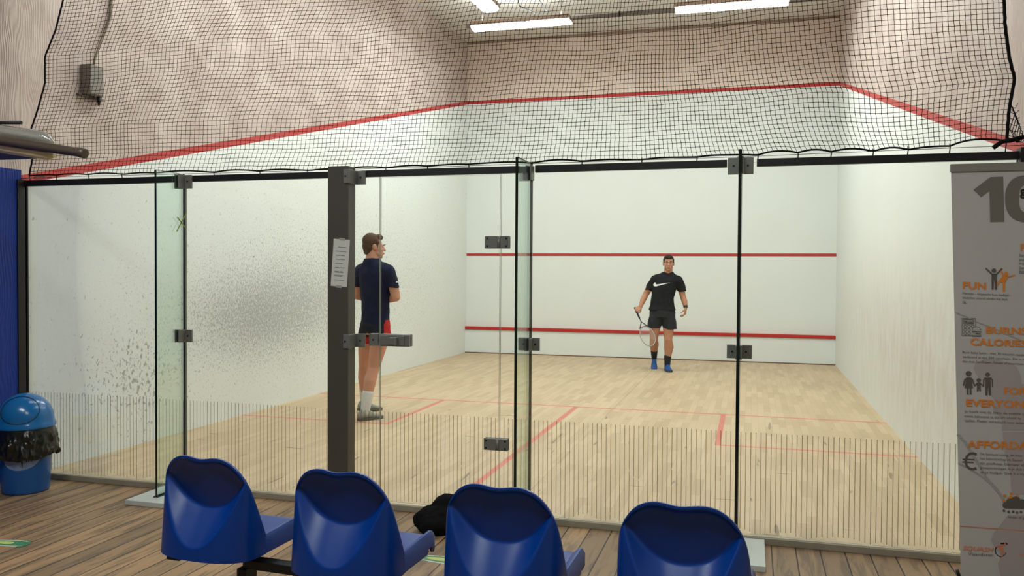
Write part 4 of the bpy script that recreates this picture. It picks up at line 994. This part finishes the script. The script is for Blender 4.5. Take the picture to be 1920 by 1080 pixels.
# silhouettes and swooshes in the background print
b = BM()
flat(b, [Z(3, x, y) for x, y in ((350, 850), (380, 780), (520, 720), (700, 735), (850, 770), (975, 830), (1040, 980), (1045, 1080), (1180, 1080), (1180, 1500), (780, 1500), (700, 1380), (480, 1060), (400, 950))], .0002)
flat(b, [Z(4, x, y) for x, y in ((700, 420), (900, 380), (1200, 300), (1200, 900), (760, 900), (770, 760), (640, 600))], .00025)
flat(b, [Z(5, x, y) for x, y in ((770, 0), (1200, 0), (1200, 900), (910, 900), (880, 600), (840, 450), (800, 300))], .0002)
flat(b, [Z(6, x, y) for x, y in ((850, 200), (1200, 200), (1200, 1300), (800, 1300), (740, 1080), (700, 900), (760, 790), (640, 640), (605, 560), (640, 470), (700, 390))], .0002)
obj('print_background', b, SIL, fab)
b = BM()
def stroke(pts, w_, lift=.0003, bm=None):
    bm = b if bm is None else bm
    for (x0, y0), (x1, y1) in zip(pts, pts[1:]):
        d = np.array((x1-x0, y1-y0), float); n = np.array((-d[1], d[0]))/max(1e-6, np.hypot(*d))*w_/2; d = d/max(1e-6, np.hypot(*d))*w_*.2
        flat(bm, [(x0-d[0]+n[0], y0-d[1]+n[1]), (x1+d[0]+n[0], y1+d[1]+n[1]), (x1+d[0]-n[0], y1+d[1]-n[1]), (x0-d[0]-n[0], y0-d[1]-n[1])], lift)
stroke([Z(3, 95, 45), Z(3, 240, 105), Z(3, 400, 185), Z(3, 560, 240), Z(3, 900, 390), Z(3, 1180, 500)], 2.2)
obj('print_swoosh', b, simple('print_pale_line', srgb(160, 157, 153), .75, .2), fab); b = BM()
stroke([Z(5, 125, 40), Z(5, 230, 150), Z(5, 300, 270), Z(5, 420, 460), Z(5, 540, 670), Z(5, 680, 830), Z(5, 780, 960)], 5)
PG = simple('print_pale_grey', srgb(158, 155, 151), .75, .2); obj('print_swoosh', b, PG, fab); b = BM()
stroke([Z(5, 130, 450), Z(5, 260, 510), Z(5, 480, 650), Z(5, 700, 840)], 3)
b.verts.ensure_lookup_table(); obj('print_swoosh', b, simple('print_pale_grey', srgb(158, 155, 151), .75, .2), fab)
# 10
b = BM()
flat(b, [Z(1, x, y) for x, y in ((350, 430), (595, 246), (778, 240), (793, 893), (592, 896), (580, 445), (458, 537))])
c_, ro, ri = (1112, 560), (306, 338), (107, 200); N = 48
for k in range(N):
    a0_, a1_ = 2*PI*k/N, 2*PI*(k+1)/N; e = lambda a, r: Z(1, c_[0]+math.copysign(abs(math.cos(a))**.85, math.cos(a))*r[0], c_[1]+math.copysign(abs(math.sin(a))**.85, math.sin(a))*r[1])
    flat(b, [e(a0_, ro), e(a1_, ro), e(a1_, ri), e(a0_, ri)])
bmesh.ops.remove_doubles(b, verts=b.verts, dist=1e-6); o = obj('number', b, D10, fab); o['label'] = 'large dark grey 10'
txt('g', 1, 1022, 418, 1110, 558, BLK, slope=0, bold=.03)
for s, k, x0, y0, x1, y1 in (('FUN', 2, 195, 682, 530, 785), ('F', 2, 1032, 132, 1090, 238), ('BURNS', 3, 530, 248, 1130, 352), ('CALORIES', 3, 305, 418, 1120, 520), ('FOR', 4, 792, 278, 1120, 385), ('EVERYONE', 4, 243, 448, 1190, 555), ('AFFORDABLE', 5, 255, 120, 1440, 232)):
    txt(s, k, x0, y0, x1, y1, OR)
for k, x0, x1, y, lines in ((2, 190, 890, 850, ('Mensen - ongeacht hun leeftijd -', 'squashen vooral omdat het leuk', 'is.')), (2, 1008, 1280, 300, ('Squash', 'intensief', 'doet je', 'zweten', 'een uur')),
                            (3, 190, 1180, 622, ('Burn baby burn... met 30 minuten squash', 'verbrand je tot 500 calorieën. Dit is meer', 'dan met hardlopen, fietsen of zwemmen.')),
                            (4, 218, 1180, 630, ('Je hoeft niet de fitste de snelste of de', 'meest bekwame te zijn om squash te', 'spelen. Plezier verzekerd voor iedereen.')),
                            (5, 445, 1150, 320, ('De basisuitrusting, de huur van', 'het lidmaatschap bij Squash', 'zijn goedkoop. Daarnaast zijn', 'groepstrainingen in je club op', 'uit je budget. Give it a try!')),
                            (6, 850, 1300, 232, ('Weer of geen weer',))):
    for i, s in enumerate(lines):
        ln_ = len(s)/max(len(q) for q in lines); yy = y+i*(66 if k != 2 else 60)
        txt(s, k, x0, yy-22, x0+(x1-x0)*ln_, yy+24, LTG, 'small_print', slope=.045, bold=.0)
# pictograms
b = BM()
def disc(bm, k, x, y, rx, ry, lift=.0004, n=24): flat(bm, [Z(k, x+rx*math.cos(2*PI*i/n), y+ry*math.sin(2*PI*i/n)) for i in range(n)], lift)
disc(b, 2, 645, 520, 34, 32); flat(b, [Z(2, x, y) for x, y in ((610, 565), (688, 565), (690, 795), (660, 795), (652, 650), (645, 650), (640, 795), (612, 795))])
stroke([Z(2, 620, 575), Z(2, 530, 490)], 3); stroke([Z(2, 680, 575), Z(2, 762, 492)], 3); obj('pictogram', b, DK, fab)['label'] = 'grey figure with raised arms'
b = BM(); disc(b, 2, 823, 566, 32, 32); flat(b, [Z(2, x, y) for x, y in ((770, 590), (850, 610), (805, 700), (806, 820), (772, 820), (768, 690), (735, 690), (692, 745), (690, 705), (760, 610))])
stroke([Z(2, 785, 605), Z(2, 738, 500)], 3); stroke([Z(2, 835, 615), Z(2, 948, 585)], 2.4); obj('pictogram', b, OR, fab)['label'] = 'orange figure with raised arms'
b = BM()
def rectline(x0, y0, x1, y1, w_): stroke([Z(3, x0, y0), Z(3, x1, y0), Z(3, x1, y1), Z(3, x0, y1), Z(3, x0, y0)], w_)
rectline(185, 132, 380, 382, 1.0); rectline(208, 150, 352, 208, .9)
def ringl(x, y, r): stroke([Z(3, x+r*math.cos(a), y+r*math.sin(a)) for a in np.linspace(0, 2*PI, 13)], .8)
for yy in (245, 298, 350):
    for xx in (228, 285, 340): 
        if not (xx == 340 and yy > 250): ringl(xx, yy, 20)
obj('pictogram', b, DK, fab)['label'] = 'calculator outline'
txt('Kcal', 3, 222, 165, 340, 196, DK, 'calculator_display', slope=.03, bold=.03)
b = BM(); flat(b, [Z(3, x, y) for x, y in ((322, 388), (322, 300), (345, 262), (400, 250), (440, 268), (458, 300), (458, 388))], .0005); obj('burger_ground', b, MB_F, fab)
b = BM(); stroke([Z(3, x, y) for x, y in ((326, 300), (345, 262), (400, 252), (438, 268), (456, 300), (326, 300))], .9, .0007); stroke([Z(3, 326, 320), Z(3, 456, 324)], 1.6, .0007); stroke([Z(3, 330, 340), Z(3, 456, 344)], .9, .0007); stroke([Z(3, 385, 354), Z(3, 450, 358)], 1.8, .0007); stroke([Z(3, x, y) for x, y in ((322, 372), (456, 374), (450, 388), (328, 388), (322, 372))], .9, .0007); obj('pictogram', b, DK, fab)['label'] = 'burger outline'
b = BM(); disc(b, 4, 279, 81, 43, 38); flat(b, [Z(4, x, y) for x, y in ((250, 135), (310, 135), (345, 290), (218, 290))]); stroke([Z(4, 255, 145), Z(4, 225, 170), Z(4, 203, 252)], 2.8); stroke([Z(4, 305, 145), Z(4, 335, 170), Z(4, 365, 255)], 2.8)
stroke([Z(4, 265, 300), Z(4, 265, 378)], 3.6); stroke([Z(4, 307, 300), Z(4, 307, 378)], 3.6)
disc(b, 4, 425, 177, 32, 29); flat(b, [Z(4, x, y) for x, y in ((398, 212), (452, 212), (456, 338), (436, 338), (428, 285), (420, 338), (398, 338))]); stroke([Z(4, 402, 222), Z(4, 368, 255)], 2.2); stroke([Z(4, 448, 222), Z(4, 490, 262)], 2.2)
disc(b, 4, 554, 96, 35, 31); flat(b, [Z(4, x, y) for x, y in ((516, 138), (600, 138), (604, 395), (572, 395), (562, 260), (552, 395), (522, 395))]); stroke([Z(4, 516, 145), Z(4, 497, 175), Z(4, 492, 265)], 2.6); stroke([Z(4, 602, 145), Z(4, 620, 175), Z(4, 626, 270)], 2.6)
obj('pictogram', b, DK, fab)['label'] = 'family of three'
b = BM(); stroke([Z(5, x, y) for x, y in ((388, 322), (340, 308), (290, 318), (250, 360), (234, 425), (250, 490), (295, 532), (340, 540), (386, 525))], 4.4, .0004); stroke([Z(5, 195, 395), Z(5, 362, 400)], 2.4); stroke([Z(5, 190, 434), Z(5, 348, 440)], 2.4); obj('euro_sign', b, DK, fab)
b = BM(); disc(b, 5, 895, 985, 62, 55)
for a in (-150, -125, -90, -55): pass
for (x, y) in ((785, 990), (805, 920), (895, 892), (985, 930)): disc(b, 5, x, y, 20, 20)
obj('sun', b, OR, fab)
b = BM(); disc(b, 6, 820, 55, 50, 46, .0008); disc(b, 6, 880, 10, 60, 50, .0008); disc(b, 6, 960, -10, 70, 60, .0008); disc(b, 6, 1050, 30, 70, 60, .0008); flat(b, [Z(6, x, y) for x, y in ((820, 10), (1080, 0), (1100, 108), (820, 100))], .0008)
for (x, y) in ((790, 135), (858, 152), (922, 150), (980, 162), (1037, 154)): disc(b, 6, x, y, 18, 19)
obj('rain_cloud', b, DK, fab)
b = BM(); stroke([Z(6, 150, 357), Z(6, 1080, 428), Z(6, 1500, 460)], 1.4); obj('ruled_line', b, simple('print_rust', srgb(200, 120, 84), .7), fab)
txt('SQUASH', 6, 195, 640, 640, 715, simple('print_logo_orange', srgb(214, 126, 84), .7), 'logo_lettering', slope=.07, bold=.008, it=.25)
txt('Vlaanderen', 6, 270, 738, 632, 782, LTG, 'logo_lettering', slope=.04, bold=.0)
txt('SQ', 6, 1008, 748, 1110, 808, simple('print_logo_orange_pale', srgb(214, 140, 110), .7), 'logo_lettering', bold=.01)
b = BM(); stroke([Z(6, 745+80*math.cos(a), 712+85*math.sin(a)) for a in np.linspace(math.radians(150), math.radians(20)+0, 16)][::1], 1.3); stroke([Z(6, 745+80*math.cos(a), 712+85*math.sin(a)) for a in np.linspace(math.radians(150), math.radians(215), 6)], 1.8)
stroke([Z(6, 745, 612), Z(6, 790, 612)], 2.6); stroke([Z(6, 815, 605), Z(6, 838, 622)], 2.6); obj('logo_ring', b, BLK, fab)
b = BM(); flat(b, [Z(6, x, y) for x, y in ((675, 640), (800, 622), (830, 612), (812, 640), (765, 655), (790, 720), (785, 770), (742, 830), (760, 770), (752, 720), (720, 690), (742, 650), (690, 668))], .0006); obj('logo_figure', b, simple('print_logo_figure', srgb(206, 122, 88), .7), fab)
b = BM(); tube(b, [onb(1794, 1068, -.03), onb(1801, 1086, -.03)], .008, 6); obj('end_clip', b, M['black'], bnr)
